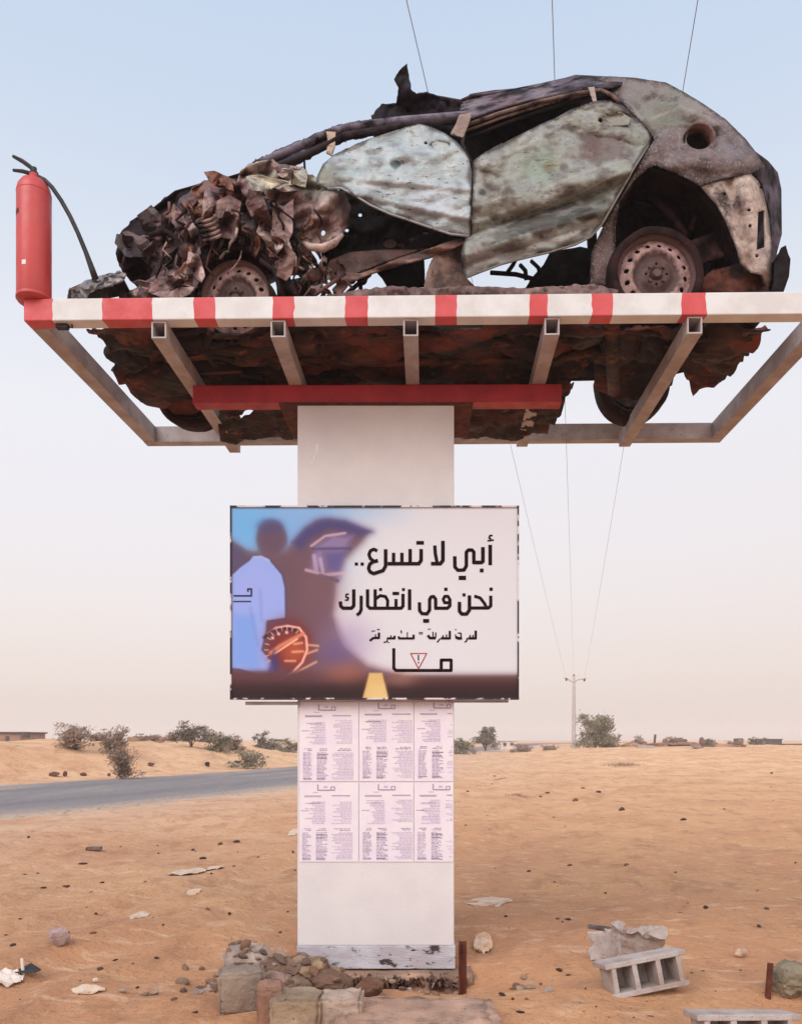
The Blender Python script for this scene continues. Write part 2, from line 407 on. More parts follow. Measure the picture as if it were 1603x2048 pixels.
# ------------------------------------------------------------------ sheet-metal helpers
def inside(p, poly):
    x, y = p; r = False; j = len(poly)-1
    for i in range(len(poly)):
        xi, yi = poly[i]; xj, yj = poly[j]
        if (yi > y) != (yj > y) and x < (xj-xi)*(y-yi)/(yj-yi)+xi: r = not r
        j = i
    return r
def fill2d(outline, holes=(), sp=5.0, jit=.25, rag=0.0, seed=1):
    """triangulate an outline with holes, with inner points every sp"""
    rnd = random.Random(seed)
    pts, edges = [], []
    def loop(pl, amp):
        b = len(pts); q = []
        for i in range(len(pl)):
            a, c = Vector(pl[i]), Vector(pl[(i+1) % len(pl)])
            n = max(1, int((c-a).length/sp))
            for k in range(n):
                p = a.lerp(c, k/n)
                if amp: p = p+Vector((noise.noise(Vector((p.x*.09, p.y*.09, seed))), noise.noise(Vector((p.x*.09, p.y*.09, seed+9)))))*amp
                q.append(p)
        pts.extend(q); edges.extend((b+i, b+(i+1) % len(q)) for i in range(len(q)))
        return [tuple(p) for p in q]
    ol = loop(outline, rag); hl = [loop(h, 0) for h in holes]
    xs = [p[0] for p in ol]; ys = [p[1] for p in ol]
    y = min(ys)+sp/2; row = 0
    while y < max(ys):
        x = min(xs)+(sp/2 if row % 2 else 0)
        while x < max(xs):
            p = (x+rnd.uniform(-jit, jit)*sp, y+rnd.uniform(-jit, jit)*sp)
            if inside(p, ol) and not any(inside(p, h) for h in hl): pts.append(Vector(p))
            x += sp
        y += sp*.87; row += 1
    r = delaunay_2d_cdt([Vector((p[0], p[1])) for p in pts], edges, [], 0, 1e-4)
    vs, fs = r[0], r[2]
    keep = []
    for f in fs:
        c = sum((vs[i] for i in f), Vector((0, 0)))/len(f)
        if inside(c, ol) and not any(inside(c, h) for h in hl): keep.append(tuple(f))
    return vs, keep
def circle(cx, cy, rx, ry=None, n=16):
    ry = ry or rx
    return [(cx+rx*math.cos(2*math.pi*k/n), cy+ry*math.sin(2*math.pi*k/n)) for k in range(n)]

def palette(cols, f=.02, o=0.0, spots=(), mul=(1, 1, 1), streak=None, edge=None, lines=()):
    """colour of a sheet at a place of it: broad burn patches of several tones, then spots of their own shape"""
    cl = [Vector(lin(c)) for c in cols]
    sp = [(a, b, r, Vector(lin(c)), s) for a, b, r, c, s in spots]
    def seg(u, v, a, b):
        ex, ey = b[0]-a[0], b[1]-a[1]; t = max(0, min(1, ((u-a[0])*ex+(v-a[1])*ey)/(ex*ex+ey*ey+1e-9)))
        return math.hypot(u-a[0]-t*ex, v-a[1]-t*ey)
    def g(u, v):
        n = .5+.66*fbm((u*f, v*f*1.3, o), 1, o, 6)
        n = max(0, min(.999, n))*(len(cl)-1); i = int(n); c = cl[i].lerp(cl[i+1], n-i)
        for a, b, r, cc, s in sp:
            rx, ry = r if isinstance(r, tuple) else (r, r)
            d = math.hypot((u-a)/rx, (v-b)/ry)+.35*fbm((u*.05, v*.05, a), 1, 0, 3)
            k = s*(1-sstep(.55, 1.0, d)); c = c.lerp(cc, k)
        if streak:
            for a, fa, fl, lo, hi, cc in streak:
                ca, sa = math.cos(a), math.sin(a); uu, vv = u*ca+v*sa, -u*sa+v*ca
                n = fbm((uu*fa, vv*fl, o+5), 1, 3, 3); c = c.lerp(Vector(lin(cc)), .5*sstep(lo, hi, n))
        for pl, wd, cc, st in lines:  # the pale lines are highlights painted into the colour along creases and folds
            d = min(seg(u, v, pl[i], pl[i+1]) for i in range(len(pl)-1))+1.6*noise.noise(Vector((u*.08, v*.08, 3)))
            c = c.lerp(Vector(lin(cc)), st*(1-sstep(wd*.4, wd, d))*(.55+.45*sstep(-.2, .3, noise.noise(Vector((u*.04, v*.04, 8))))))
        if edge:
            ol, wd, cc, st = edge
            d = min(seg(u, v, ol[i], ol[(i+1) % len(ol)]) for i in range(len(ol))); k = wd*(.75+1.3*fbm((u*.03, v*.03, 2), 1, 4, 4))
            c = c.lerp(Vector(lin(cc)), st*(1-sstep(k*.35, max(k, 1)+1.5, d)))
        return (c[0]*mul[0], c[1]*mul[1], c[2]*mul[2])
    return g

def sheet(mb, outline, w, pal, holes=(), sp=5.0, amp=.0, jag=0.0, jit=.25, freq=2.0, cr=0.0, cf=4.0, lat=0.0, rag=0.0, o=0.0, folds=()):
    """a dented panel standing w metres (number or function of its place) behind the platform's front face"""
    vs, fs = fill2d(outline, holes, sp, jit=jit, rag=rag, seed=int(o)+1); jr = random.Random(int(o)+77)
    V, C = [], []
    for p in vs:
        ww = w(p[0], p[1]) if callable(w) else w
        q = Q(p[0], p[1], ww)
        d = amp*fbm(q, freq, o) + cr*crease(q, cf, o+3)
        for a, fa, fl, am in folds:
            ca, sa = math.cos(a), math.sin(a); uu, vv = p[0]*ca+p[1]*sa, -p[0]*sa+p[1]*ca
            uu += 10*noise.noise(Vector((p[0]*.02, p[1]*.02, o)))
            d += am*(1-2.4*abs(noise.noise(Vector((uu*fa, vv*fl, o+a*3)))))
        if jag: d += jr.uniform(-jag, jag)
        q = Q(p[0], p[1], ww+d)
        if lat: q = q+Vector((fn(q, 5, o+11), 0, fn(q, 5, o+17)))*lat
        V.append(q); C.append(pal(p[0], p[1]))
    mb.add(V, fs, 0, C)

def flat_sheet(mb, outline, z, pal, holes=(), sp=7.0, amp=.03, freq=3.0, cr=0.0, cf=5.0, rag=2.0, o=0.0):
    """a sheet lying level at height z (number or function), seen from below"""
    vs, fs = fill2d(outline, holes, sp, rag=rag, seed=int(o)+1)
    V, C = [], []
    for p in vs:
        zz = z(p[0], p[1]) if callable(z) else z
        q = G(p[0], p[1], zz)
        q.z += amp*fbm(Vector((q.x, q.y*1.6, 0)), freq, o)+cr*crease(Vector((q.x*.7, q.y*1.6, 0)), cf, o)
        V.append(q); C.append(pal(p[0], p[1]))
    mb.add(V, fs, 0, C)

def sweep(mb, prof, w0, w1, pal, n=16, sink=lambda t: 0.0, amp=.03, freq=2.5, o=0.0, sub=8):
    """a profile line swept across the width of the car"""
    pp = []
    for i in range(len(prof)-1):
        a, b = Vector(prof[i]), Vector(prof[i+1]); k = max(1, int((b-a).length/sub))
        pp += [a.lerp(b, j/k) for j in range(k)]
    pp.append(Vector(prof[-1]))
    V, C = [], []
    for j in range(n+1):
        t = j/n
        for p in pp:
            q = Q(p.x, p.y, w0); X, Z = q.x, q.z
            q = Vector((X, yq(X, w0+(w1-w0)*t), Z+sink(t)))
            if j: q.z += amp*fbm(q, freq, o)
            V.append(q); C.append(pal(p.x, p.y+t*120))
    m = len(pp)
    mb.add(V, [(j*m+i, j*m+i+1, (j+1)*m+i+1, (j+1)*m+i) for j in range(n) for i in range(m-1)], 0, C)

def scrap(mb, region, n, w0, w1, cols, size=(20, 60), seed=1, wid=(5, 16)):
    """bent strips and torn shreds of sheet metal"""
    rnd = random.Random(seed); xs = [p[0] for p in region]; ys = [p[1] for p in region]; k = 0
    while k < n:
        c = (rnd.uniform(min(xs), max(xs)), rnd.uniform(min(ys), max(ys)))
        if not inside(c, region): continue
        k += 1
        a = rnd.choice([1.57, 1.2, 2.0, .9])+rnd.uniform(-.35, .35); L = rnd.uniform(*size); W = rnd.uniform(*wid); w = rnd.uniform(w0, w1)
        col = Vector(lin(rnd.choice(cols)))*rnd.uniform(.7, 1.2)
        cur = rnd.uniform(-1.1, 1.1); tw = rnd.uniform(-1.2, 1.2); N = 9; x0c = c; V = []; C = []
        x, y = c
        for i in range(N):
            t = i/(N-1); ang = a+cur*(t-.5); x += math.cos(ang)*L/N; y += math.sin(ang)*L/N
            hw = W*.5*(.75+.35*noise.noise(Vector((t*3.1, k*1.7, seed))))*(1 if 0 < i < N-1 else .6)
            th = tw*t+.5
            for s in (-1, 0, 1):
                px_, py_ = x-math.sin(ang)*s*hw*math.cos(th), y+math.cos(ang)*s*hw*math.cos(th)
                V.append(Q(px_, py_, w+s*hw*math.sin(th)/325+.02*math.sin(t*7+k)+.018*(s == 0)))
                C.append(tuple(col*(1 if s else .9)))
        mb.add(V, [(i*3+s, i*3+s+1, (i+1)*3+s+1, (i+1)*3+s) for i in range(N-1) for s in (0, 1)], 0, C)

# ------------------------------------------------------------------ steel platform
Z0 = 4.01                                               # underside of the outer frame, top of the cross members
plat = empty('steel_platform', (-.3, 5.85, 3.79), 'white and red banded steel frame carrying the wreck on the pillar', 'platform')
BAND = [(45, 105), (205, 305), (388, 430), (545, 588), (690, 735), (870, 913), (1058, 1095), (1183, 1225), (1362, 1412)]
XL = Q(47, 620, 0).x; XR = 2.44; BH = .132; BW = .10
def XP(px): return Q(px, 615, 0).x
cuts = sorted([(XP(a), XP(b)) for a, b in BAND]); segs = []; x = XL
for a, b in cuts:
    a = max(a, XL)
    if a > x+.004: segs.append((x, a, 0))
    segs.append((a, b, 1)); x = b
segs.append((x, XR, 0))
mb = MB()
rnd = random.Random(5)
xs_e = [segs[0][0]]+[s[1] for s in segs]
NV = 7                                                  # front face in rows, so the painted edges can waver
def ring(X, jag):
    y = yq(X, 0); r = []
    prof = [(0, 0), (0, .03), (0, .066), (0, .10), (0, BH), (BW, BH), (BW, 0)]
    for k, (dy, dz) in enumerate(prof):
        r.append(Vector((X+(jag*noise.noise(Vector((X*7, k*1.3, 2)))), y+dy, Z0+dz)))
    return r
V = []; Fs = []; Mi = []
for i, X in enumerate(xs_e): V += ring(X, .010 if 0 < i < len(xs_e)-1 else 0)
for i, s in enumerate(segs):
    for k in range(7):
        k2 = (k+1) % 7
        Fs.append((i*7+k, (i+1)*7+k, (i+1)*7+k2, i*7+k2)); Mi.append(s[2])
Fs.append(tuple(range(7))); Mi.append(1); Fs.append(tuple((len(xs_e)-1)*7+k for k in range(7))[::-1]); Mi.append(0)
mb.add(V, Fs); mb.m = Mi
fb = mb.build('front_beam', [M['white_paint'], M['red_paint']], plat)
fb['label'] = 'white front beam with painted red bands'
md = fb.modifiers.new('edge', 'BEVEL'); md.width = .006; md.segments = 2; md.limit_method = 'ANGLE'
WB = 2.0
XLb, XRb = Q(287, 865, WB).x, Q(1447, 865, WB).x
mb = MB(); mb.beam((XLb, yq(XLb, WB)+.05, Z0+BH/2), (XRb, yq(XRb, WB)+.05, Z0+BH/2), .1, BH); mb.build('rear_beam', M['primer'], plat)
XL, XR2 = XL, 2.44
mb = MB(); mb.beam((XL+.05, yq(XL, .105), Z0+BH/2), (XLb+.05, yq(XLb, WB-.003), Z0+BH/2), .1, BH-.004); mb.build('side_beam', M['primer'], plat)
mb = MB(); mb.beam((XR-.05, yq(XR, .105), Z0+BH/2), (XRb-.05, yq(XRb, WB-.003), Z0+BH/2), .1, BH-.004); mb.build('side_beam', M['primer'], plat)
# cross members: hollow tubes under the frame, ends open to the front
for (pa, pb, tip) in ((318, 470, 905), (556, 0, 0), (821, 0, 0), (1103, 1043, 893), (1388, 1248, 893)):
    a = Q(pa, 660, .02); Xa = a.x
    if tip:
        Yb = (Z0-.1-EYE)*F/(CY-tip); Xb = (pb-CX)/F*Yb
    else:
        Xb, Yb = Xa, 6.2
    mb = MB(); mb.hollow((Xa, yq(Xa, .015), Z0-.052), (Xb, Yb, Z0-.052), .088, .1, .009)
    mb.build('cross_member', M['primer'], plat)
ZR = Z0-.104
mb = MB(); XA, XB = P(385, 780, 5.54).x, P(1122, 780, 5.54).x
mb.beam((XA, 5.60, ZR-.06), (XB, 5.58, ZR-.06), .12, .12); mb.build('carrier_beam', M['dark_red'], plat)
mb = MB(); mb.box((-.335, 5.83, ZR-.128), (1.3, .62, .012)); mb.build('bearing_plate', M['rust'], plat)
# small bracket under the front beam, bent scraps of plate by two bands
mb = MB(); q = Q(125, 652, .05); mb.box(q, (.07, .04, .035), bev=.004); mb.tube([q+Vector((.03, 0, 0)), q+Vector((.06, 0, -.01)), q+Vector((.05, 0, .03))], .006, 6); mb.build('bracket', M['rubber'], plat)

# ------------------------------------------------------------------ fire extinguisher
ex_b = Q(70, 600, .05); ex_b = Vector((Q(68, 600, .05).x, yq(Q(68, 600, .05).x, .05), Z0+BH))
ext = empty('fire_extinguisher', ex_b, 'red fire extinguisher standing on the left end of the banded beam', 'fire extinguisher')
hh = (608-360)/F*4.95; rr = (103-33)/2/F*4.95*.93
ZT = (608-352)/F*4.95
prof = [(0, .001), (rr*.93, .001), (rr, .02), (rr, hh*.55), (rr, hh*.88), (rr*.93, hh*.925), (rr*.72, hh*.968), (rr*.42, hh*.992), (rr*.26, hh*1.0), (rr*.26, hh*1.035), (0, hh*1.035)]
mb = MB(); mb.lathe(prof, ex_b, n=32); mb.build('cylinder', M['red_bottle'], ext, smooth=True)
def Qe(px, py): return Q(px, py, .05)
mb = MB(); mb.lathe([(rr*1.0, .012), (rr*1.03, .014), (rr*1.03, .03), (rr*1.0, .034)], ex_b, n=32); mb.lathe([(rr*.985, hh*.865), (rr*1.012, hh*.868), (rr*1.012, hh*.876), (rr*.985, hh*.88)], ex_b, n=32); mb.build('weld_ring', M['red_bottle'], ext, smooth=True)
def patch(a0, a1, z0, z1, mat):
    m_ = MB(); V = []; n_ = 8
    for z_ in (z0, z1):
        for i in range(n_+1):
            a = a0+(a1-a0)*i/n_; V.append(ex_b+Vector((rr*1.006*math.sin(a), -rr*1.006*math.cos(a), z_)))
    m_.add(V, [(i, i+1, n_+2+i, n_+1+i) for i in range(n_)]); return m_.build('label', M[mat], ext)
patch(-.28, -.02, hh*.24, hh*.275, 'white_paint'); patch(-1.0, -.55, hh*.66, hh*.70, 'rust')
mb = MB(); top = ex_b+Vector((0, 0, hh*1.035))
mb.lathe([(0, 0), (.022, 0), (.024, .012), (.016, .02), (.016, .04), (0, .04)], top, n=12); mb.build('valve', M['rubber'], ext)
mb = MB(); mb.tube([Qe(26, 312), Qe(45, 322), Qe(60, 333), Qe(74, 348)], [.009, .013, .013, .012], 6); mb.build('lever', M['rubber'], ext)
mb = MB(); mb.tube([Qe(26, 340), Qe(45, 342), Qe(62, 347), Qe(74, 354)], [.008, .011, .012, .012], 6); mb.build('handle', M['rubber'], ext)
mb = MB()
hose = [Q(74, 352, .05), Q(90, 360, .04), Q(104, 374, .04), Q(122, 400, .05), Q(140, 432, .05), Q(156, 466, .06), Q(172, 505, .08), Q(184, 538, .10), Q(191, 558, .12)]
mb.tube(hose, [.012, .013, .013, .013, .013, .013, .014, .018, .02], 10); mb.build('hose', M['rubber'], ext, smooth=True)

# ------------------------------------------------------------------ pillar and board
YP = 5.54
pl_b = Vector(((594+908)/2/F*YP-CX/F*YP, YP+.3, 0)); pw = (908-595)/F*YP
zt = ZR-.134
pil = empty('pillar', (pl_b.x, pl_b.y, 0), 'broad white painted pillar holding the wrecked car platform', 'pillar')
mb = MB(); zb = P(0, 1938, YP).z
mb.box((pl_b.x, YP+.3, (zt+zb+.155)/2), (pw, .6, zt-zb-.155), bev=.008); mb.build('shaft', M['pillar'], pil)
mb = MB(); mb.box((pl_b.x+.002, YP+.3, zb+.0775), (pw+.012, .612, .155), bev=.006); mb.build('plinth', M['plate'], pil)
mb = MB(); mb.tube([P(634, 888, YP-.0005), P(634, 905, YP-.0005), P(628, 922, YP-.0005), P(622, 929, YP-.0005)], .0035, 5); mb.build('scratch', M['stone'], pil)

# printed sign board
YS = 5.47
S0, S1, T0, T1 = 463, 1035, 1015, 1398
sign = empty('sign_board', P((S0+S1)/2, T1, YS+.03), 'printed road safety board with Arabic warning on the pillar front', 'sign board')
def board_picture():
    nx, ny = 430, 288
    X, Yy = np.meshgrid(np.linspace(S0, S1, nx), np.linspace(T0, T1, ny))
    def sd(poly):
        p = np.array(poly, float); d = np.full(X.shape, 1e9); ins = np.zeros(X.shape, bool)
        for i in range(len(p)):
            a, b = p[i], p[(i+1) % len(p)]; e = b-a
            t = np.clip(((X-a[0])*e[0]+(Yy-a[1])*e[1])/(e@e+1e-9), 0, 1)
            d = np.minimum(d, np.hypot(X-a[0]-t*e[0], Yy-a[1]-t*e[1]))
            cond = ((a[1] > Yy) != (b[1] > Yy)) & (X < (b[0]-a[0])*(Yy-a[1])/((b[1]-a[1]) or 1e-9)+a[0]); ins ^= cond
        return np.where(ins, -d, d)
    def line(pts):
        d = np.full(X.shape, 1e9)
        for a, b in zip(pts[:-1], pts[1:]):
            a, b = np.array(a, float), np.array(b, float); e = b-a
            t = np.clip(((X-a[0])*e[0]+(Yy-a[1])*e[1])/(e@e+1e-9), 0, 1)
            d = np.minimum(d, np.hypot(X-a[0]-t*e[0], Yy-a[1]-t*e[1]))
        return d
    def sm(d, soft): return 1/(1+np.exp(np.clip(d/soft*2.2, -40, 40)))
    img = np.ones(X.shape+(3,))*np.array((228, 220, 224.))
    def lay(m, c): 
        m = m[..., None]; img[:] = img*(1-m)+np.array(c, float)*m
    ry = (Yy-T0)/(T1-T0)
    lay(sm(X-680, 45)*sm(Yy-1150, 60), (126, 172, 226)); lay(sm(X-790, 60)*sm(Yy-1045, 25)*.6, (150, 185, 228))
    lay(sm(np.hypot(X-500, (Yy-1050))-45, 35)*.7, (105, 180, 235))
    # dark mass of hills and blurred car
    lay(sm(sd([(455, 1078), (490, 1100), (560, 1110), (600, 1070), (630, 1042), (660, 1038), (700, 1048), (740, 1062), (725, 1085), (690, 1120), (672, 1170), (668, 1230), (690, 1290), (735, 1330), (800, 1350), (800, 1400), (455, 1400)]), 9), (124, 86, 100))
    lay(sm(sd([(585, 1085), (610, 1055), (645, 1038), (690, 1040), (745, 1064), (715, 1072), (660, 1058), (625, 1075), (600, 1100)]), 8)*.9, (78, 66, 128))
    lay(sm(sd([(455, 1078), (488, 1100), (500, 1120), (470, 1145), (455, 1150)]), 7)*.8, (96, 82, 118))
    lay(sm(sd([(628, 1090), (665, 1068), (708, 1070), (690, 1110), (680, 1160), (640, 1145), (620, 1140)]), 6)*.75, (150, 128, 178))
    lay(sm(sd([(650, 1108), (690, 1104), (676, 1142), (655, 1140)]), 6)*.8, (98, 88, 158))
    for pts, wd, c in (([(622, 1092), (650, 1072), (690, 1066)], 2, (222, 186, 196)), ([(625, 1098), (700, 1097)], 2, (86, 70, 130)),
                       ([(612, 1140), (650, 1150), (690, 1146)], 3, (216, 186, 200)), ([(628, 1112), (632, 1140)], 4, (190, 165, 200)), ([(640, 1118), (646, 1146)], 3, (200, 176, 205)), ([(640, 1150), (675, 1162)], 3, (110, 80, 110))):
        lay(sm(line(pts)-wd, 2.0)*.85, c)
    lay(sm(np.hypot(X-640, Yy-1180)-40, 30)*.5, (140, 96, 104))
    lay(sm(np.hypot((X-690)/1.2, Yy-1285)-40, 32)*.6, (168, 138, 176)); lay(sm(np.hypot(X-670, Yy-1308)-26, 20)*.55, (112, 88, 148))
    # head and shoulders of a person seen from behind
    lay(sm(np.hypot((X-543)/1.0, (Yy-1078)/1.12)-31, 6), (112, 82, 104)); lay(sm(np.hypot((X-540), (Yy-1052)/.6)-26, 9)*.6, (84, 78, 128))
    lay(sm(sd([(520, 1100), (570, 1105), (600, 1160), (590, 1240), (560, 1240)]), 8)*.8, (120, 84, 98))
    shirt = [(464, 1150), (480, 1135), (498, 1122), (506, 1113), (522, 1112), (536, 1118), (550, 1134), (563, 1150), (569, 1175), (570, 1236), (534, 1241), (532, 1262), (522, 1300), (545, 1325), (550, 1345), (520, 1350), (480, 1338), (464, 1336)]
    lay(sm(sd(shirt)-3, 2)*.5, (60, 56, 100)); lay(sm(sd(shirt), 1.6), (158, 172, 236))
    lay(sm(sd([(466, 1230), (510, 1230), (520, 1340), (466, 1330)]), 9)*.75, (122, 160, 232)); lay(sm(line([(484, 1180), (515, 1150), (535, 1170), (552, 1200)])-9, 8)*.6, (166, 170, 236))
    lay(sm(line([(500, 1215), (515, 1290)])-2, 3)*.4, (120, 130, 205)); lay(sm(line([(520, 1180), (523, 1240)])-2, 3)*.4, (122, 132, 210))
    lay(sm(line([(507, 1114), (522, 1113), (538, 1121)])-2, 2)*.7, (190, 190, 235))
    # steering wheel, hand and dials
    lay(sm(np.hypot((X-578)/1.05, (Yy-1290)/1.2)-42, 12), (132, 44, 46)); lay(sm(np.hypot(X-588, Yy-1300)-24, 14)*.85, (212, 96, 58))
    lay(sm(sd([(532, 1245), (575, 1240), (600, 1262), (560, 1262), (534, 1275)]), 5)*.8, (120, 62, 84))
    th = np.linspace(-2.2, 1.9, 40); ring_ = [(566+48*math.cos(t)+6*math.sin(t), 1307+52*math.sin(t)) for t in th]
    lay(sm(line([(535, 1268), (552, 1256), (575, 1252), (598, 1256), (612, 1275), (614, 1300), (604, 1325), (585, 1345), (560, 1358), (535, 1362), (515, 1352)])-2.4, 1.0), (252, 176, 160))
    lay(sm(line([(528, 1275), (545, 1262), (570, 1257), (592, 1260)])-2.5, 2)*.9, (60, 22, 34))
    lay(sm(line([(541, 1306), (560, 1292), (590, 1276), (605, 1268)])-4, 2), (224, 128, 100))
    for (a, b) in ((545, 1276), (557, 1268), (573, 1265)): lay(sm(np.hypot(X-a, Yy-b)-3, 1.6), (240, 200, 190))
    for pts in ([(588, 1288), (604, 1286)], [(585, 1304), (606, 1303)], [(570, 1322), (590, 1322)], [(612, 1308), (634, 1300)], [(590, 1346), (632, 1324)], [(616, 1290), (636, 1292)]):
        lay(sm(line(pts)-2, 1.8)*.85, (240, 176, 140))
    for k in range(11):
        a_ = 2.6+k*.27; p0 = (572+36*math.cos(a_), 1300+40*math.sin(a_)); p1 = (572+43*math.cos(a_), 1300+47*math.sin(a_)); lay(sm(line([p0, p1])-.9, .7)*.8, (250, 205, 190))
    lay(sm(line([(548, 1308), (594, 1278)])-1.6, .8), (255, 196, 160))
    lay(sm(sd([(548, 1300), (560, 1330), (552, 1350), (535, 1345)]), 5)*.8, (78, 60, 130))
    # road
    lay(sm(-(Yy-1352-(X-S0)*-.004), 7)*sm(-(X-660), 60), (104, 62, 60)); lay(sm(-(Yy-1342), 6)*sm(X-640, 50), (112, 66, 72))
    lay(sm(-(Yy-1368), 13), (52, 26, 30)); lay(sm(np.hypot((X-800)/2.2, (Yy-1358))-14, 9)*.6, (190, 130, 120))
    lay(sm(np.hypot((X-690)/2.0, (Yy-1345))-18, 12)*.6, (190, 110, 80))
    lay(sm(sd([(738, 1346), (764, 1346), (777, 1399), (724, 1399)]), 1.6), (228, 184, 118))
    lay(sm(sd([(742, 1368), (770, 1368), (776, 1399), (726, 1399)]), 5)*.5, (240, 205, 140))
    c = np.clip(img/255, 0, 1); c = np.where(c <= .04045, c/12.92, ((c+.055)/1.055)**2.4)
    c = c*np.array((.80, .86, .90)); c = c*np.where(c.mean(axis=-1, keepdims=True) < .22, .82, 1.0)
    mb = MB(); Vv = []
    for j in range(ny):
        for i in range(nx):
            Vv.append(P(X[j, i], Yy[j, i], YS))
    mb.v = Vv; mb.c = [tuple(t) for t in c.reshape(-1, 3)]
    mb.f = [(j*nx+i, (j+1)*nx+i, (j+1)*nx+i+1, j*nx+i+1) for j in range(ny-1) for i in range(nx-1)]
    mb.m = [0]*len(mb.f)
    return mb
board_picture().build('printed_face', M['print'], sign)
mb = MB(); c = (P(S0, T0, YS)+P(S1, T1, YS))/2; wd = (S1-S0)/F*YS; hg = (T1-T0)/F*YS
mb.box(c+Vector((0, .026, 0)), (wd, .048, hg)); mb.build('backing', M['whitewash'], sign)
mb = MB(); e = .0055
for a, b in (((S0, T0), (S1, T0)), ((S0, T1), (S1, T1))):
    mb.beam(P(*a, YS+.02)-Vector((e, 0, 0)), P(*b, YS+.02)+Vector((e, 0, 0)), .062, e*2, bev=.001)
for a, b in (((S0, T0), (S0, T1)), ((S1, T0), (S1, T1))):
    mb.beam(P(*a, YS+.02)-Vector((0, 0, e)), P(*b, YS+.02)+Vector((0, 0, e)), .058, e*1.8, bev=.001, up=(1, 0, 0))
mb.build('edge_trim', M['trim'], sign)
mb = MB()   # the rails that carry the board, seen under its lower edge beside the pillar
mb.box(P(545, 1407, YS+.05), (.36, .03, .022)); mb.build('mounting_rail', M['primer'], sign)
mb = MB(); mb.box(P(956, 1403, YS+.05), (.40, .03, .016)); mb.build('mounting_rail', M['primer'], sign)

def stroke(mb, pts, wd, Yd, tf, mi=0):
    """flat brush stroke with round joins, lying on the board"""
    pts = [tf(*p) for p in pts]; h = wd/2
    def dot(p, n=10):
        vs = [P(p[0]+h*math.cos(2*math.pi*k/n), p[1]+h*math.sin(2*math.pi*k/n), Yd) for k in range(n)]
        mb.add(vs, [tuple(range(n))], mi)
    step = 0
    for a, b in zip(pts[:-1], pts[1:]):
        d = Vector((b[0]-a[0], b[1]-a[1])); L = d.length
        if L < 1e-6: continue
        n = Vector((-d.y, d.x))/L*h
        Yd2 = Yd-.00006*step; step += 1
        mb.add([P(a[0]+n.x, a[1]+n.y, Yd2), P(b[0]+n.x, b[1]+n.y, Yd2), P(b[0]-n.x, b[1]-n.y, Yd2), P(a[0]-n.x, a[1]-n.y, Yd2)], [(0, 1, 2, 3)], mi)
    Ydd = Yd-.00006*(step+1)
    for p in pts[1:-1]:
        vs = [P(p[0]+h*math.cos(2*math.pi*k/10), p[1]+h*math.sin(2*math.pi*k/10), Ydd) for k in range(10)]
        mb.add(vs, [tuple(range(10))], mi); Ydd -= .00006
YL = YS-.0015
def words(name, items, tf, sc, mat):
    m_ = MB(); 
    for k, (wd, pts) in enumerate(items): stroke(m_, pts, wd*sc, YL-.0004*(k % 5), tf)
    return m_.build(name, mat, sign)
t1 = lambda x, y: (700+x/5.343, 1060+y/5.345)
words('lettering', [
    (40, [(1495, 158), (1495, 377)]), (18, [(1520, 58), (1492, 60), (1482, 84), (1505, 98)]), (18, [(1465, 116), (1532, 106)]),
    (40, [(1417, 182), (1417, 335), (1400, 347), (1310, 347)]), (40, [(1384, 432), (1424, 432)]),
    (38, [(1320, 360), (1320, 236), (1302, 214), (1262, 214), (1240, 238), (1240, 385), (1214, 428), (1150, 430), (1118, 396), (1116, 280)]), (46, [(1158, 512), (1237, 512)]),
    (40, [(990, 115), (990, 325), (962, 360), (862, 360)]), (36, [(903, 165), (908, 250), (928, 350)]),
    (38, [(757, 203), (757, 325), (732, 360), (400, 360)]), (40, [(706, 137), (788, 137)]),
    (38, [(640, 203), (640, 358)]), (36, [(552, 243), (552, 358)]), (36, [(463, 243), (463, 358)]),
    (38, [(378, 205), (378, 385), (350, 434), (250, 466), (210, 446), (196, 410), (208, 366), (240, 340), (296, 326)]),
    (36, [(290, 224), (252, 206), (216, 222), (200, 262), (216, 306), (250, 330)]), (34, [(49, 364), (83, 364)]), (34, [(111, 364), (145, 364)])], t1, 1/5.343, M['ink'])
t2 = lambda x, y: (670+x/4.857, 1165+y/4.857)
words('lettering', [
    (32, [(1510, 128), (1510, 228), (1484, 248), (1300, 248)]), (32, [(1497, 65), (1529, 65)]), (30, [(1350, 132), (1408, 150), (1450, 205), (1470, 246)]),
    (34, [(1303, 125), (1303, 268), (1276, 306), (1228, 306), (1206, 280), (1206, 188)]), (30, [(1235, 120), (1265, 120)]),
    (30, [(1112, 165), (1094, 134), (1064, 134), (1048, 165), (1062, 196), (1108, 196)]), (32, [(1113, 160), (1113, 226), (1090, 250), (962, 250)]), (32, [(1058, 66), (1090, 66)]),
    (32, [(975, 252), (975, 160), (955, 136), (930, 140), (916, 166), (916, 268), (890, 305), (842, 302), (819, 274), (818, 192)]), (36, [(853, 373), (912, 373)]),
    (34, [(722, 66), (722, 268)]), (32, [(658, 110), (658, 228), (640, 250), (325, 250)]), (28, [(648, 68), (676, 68)]), (30, [(590, 160), (590, 248)]), (30, [(556, 106), (620, 106)]),
    (32, [(388, 66), (388, 248)]), (30, [(392, 160), (436, 128), (488, 136), (510, 176), (506, 248)]), (28, [(425, 68), (455, 68)]),
    (32, [(314, 66), (314, 228), (338, 250)]), (30, [(252, 128), (252, 262), (238, 295), (210, 318)]),
    (34, [(180, 66), (180, 226), (158, 250), (76, 250), (54, 230), (50, 184)]), (16, [(132, 112), (106, 116), (104, 142), (128, 148), (122, 170), (94, 172)])], t2, 1/4.857, M['ink'])
t3 = lambda x, y: (720+x/6.412, 1250+y/6.41)
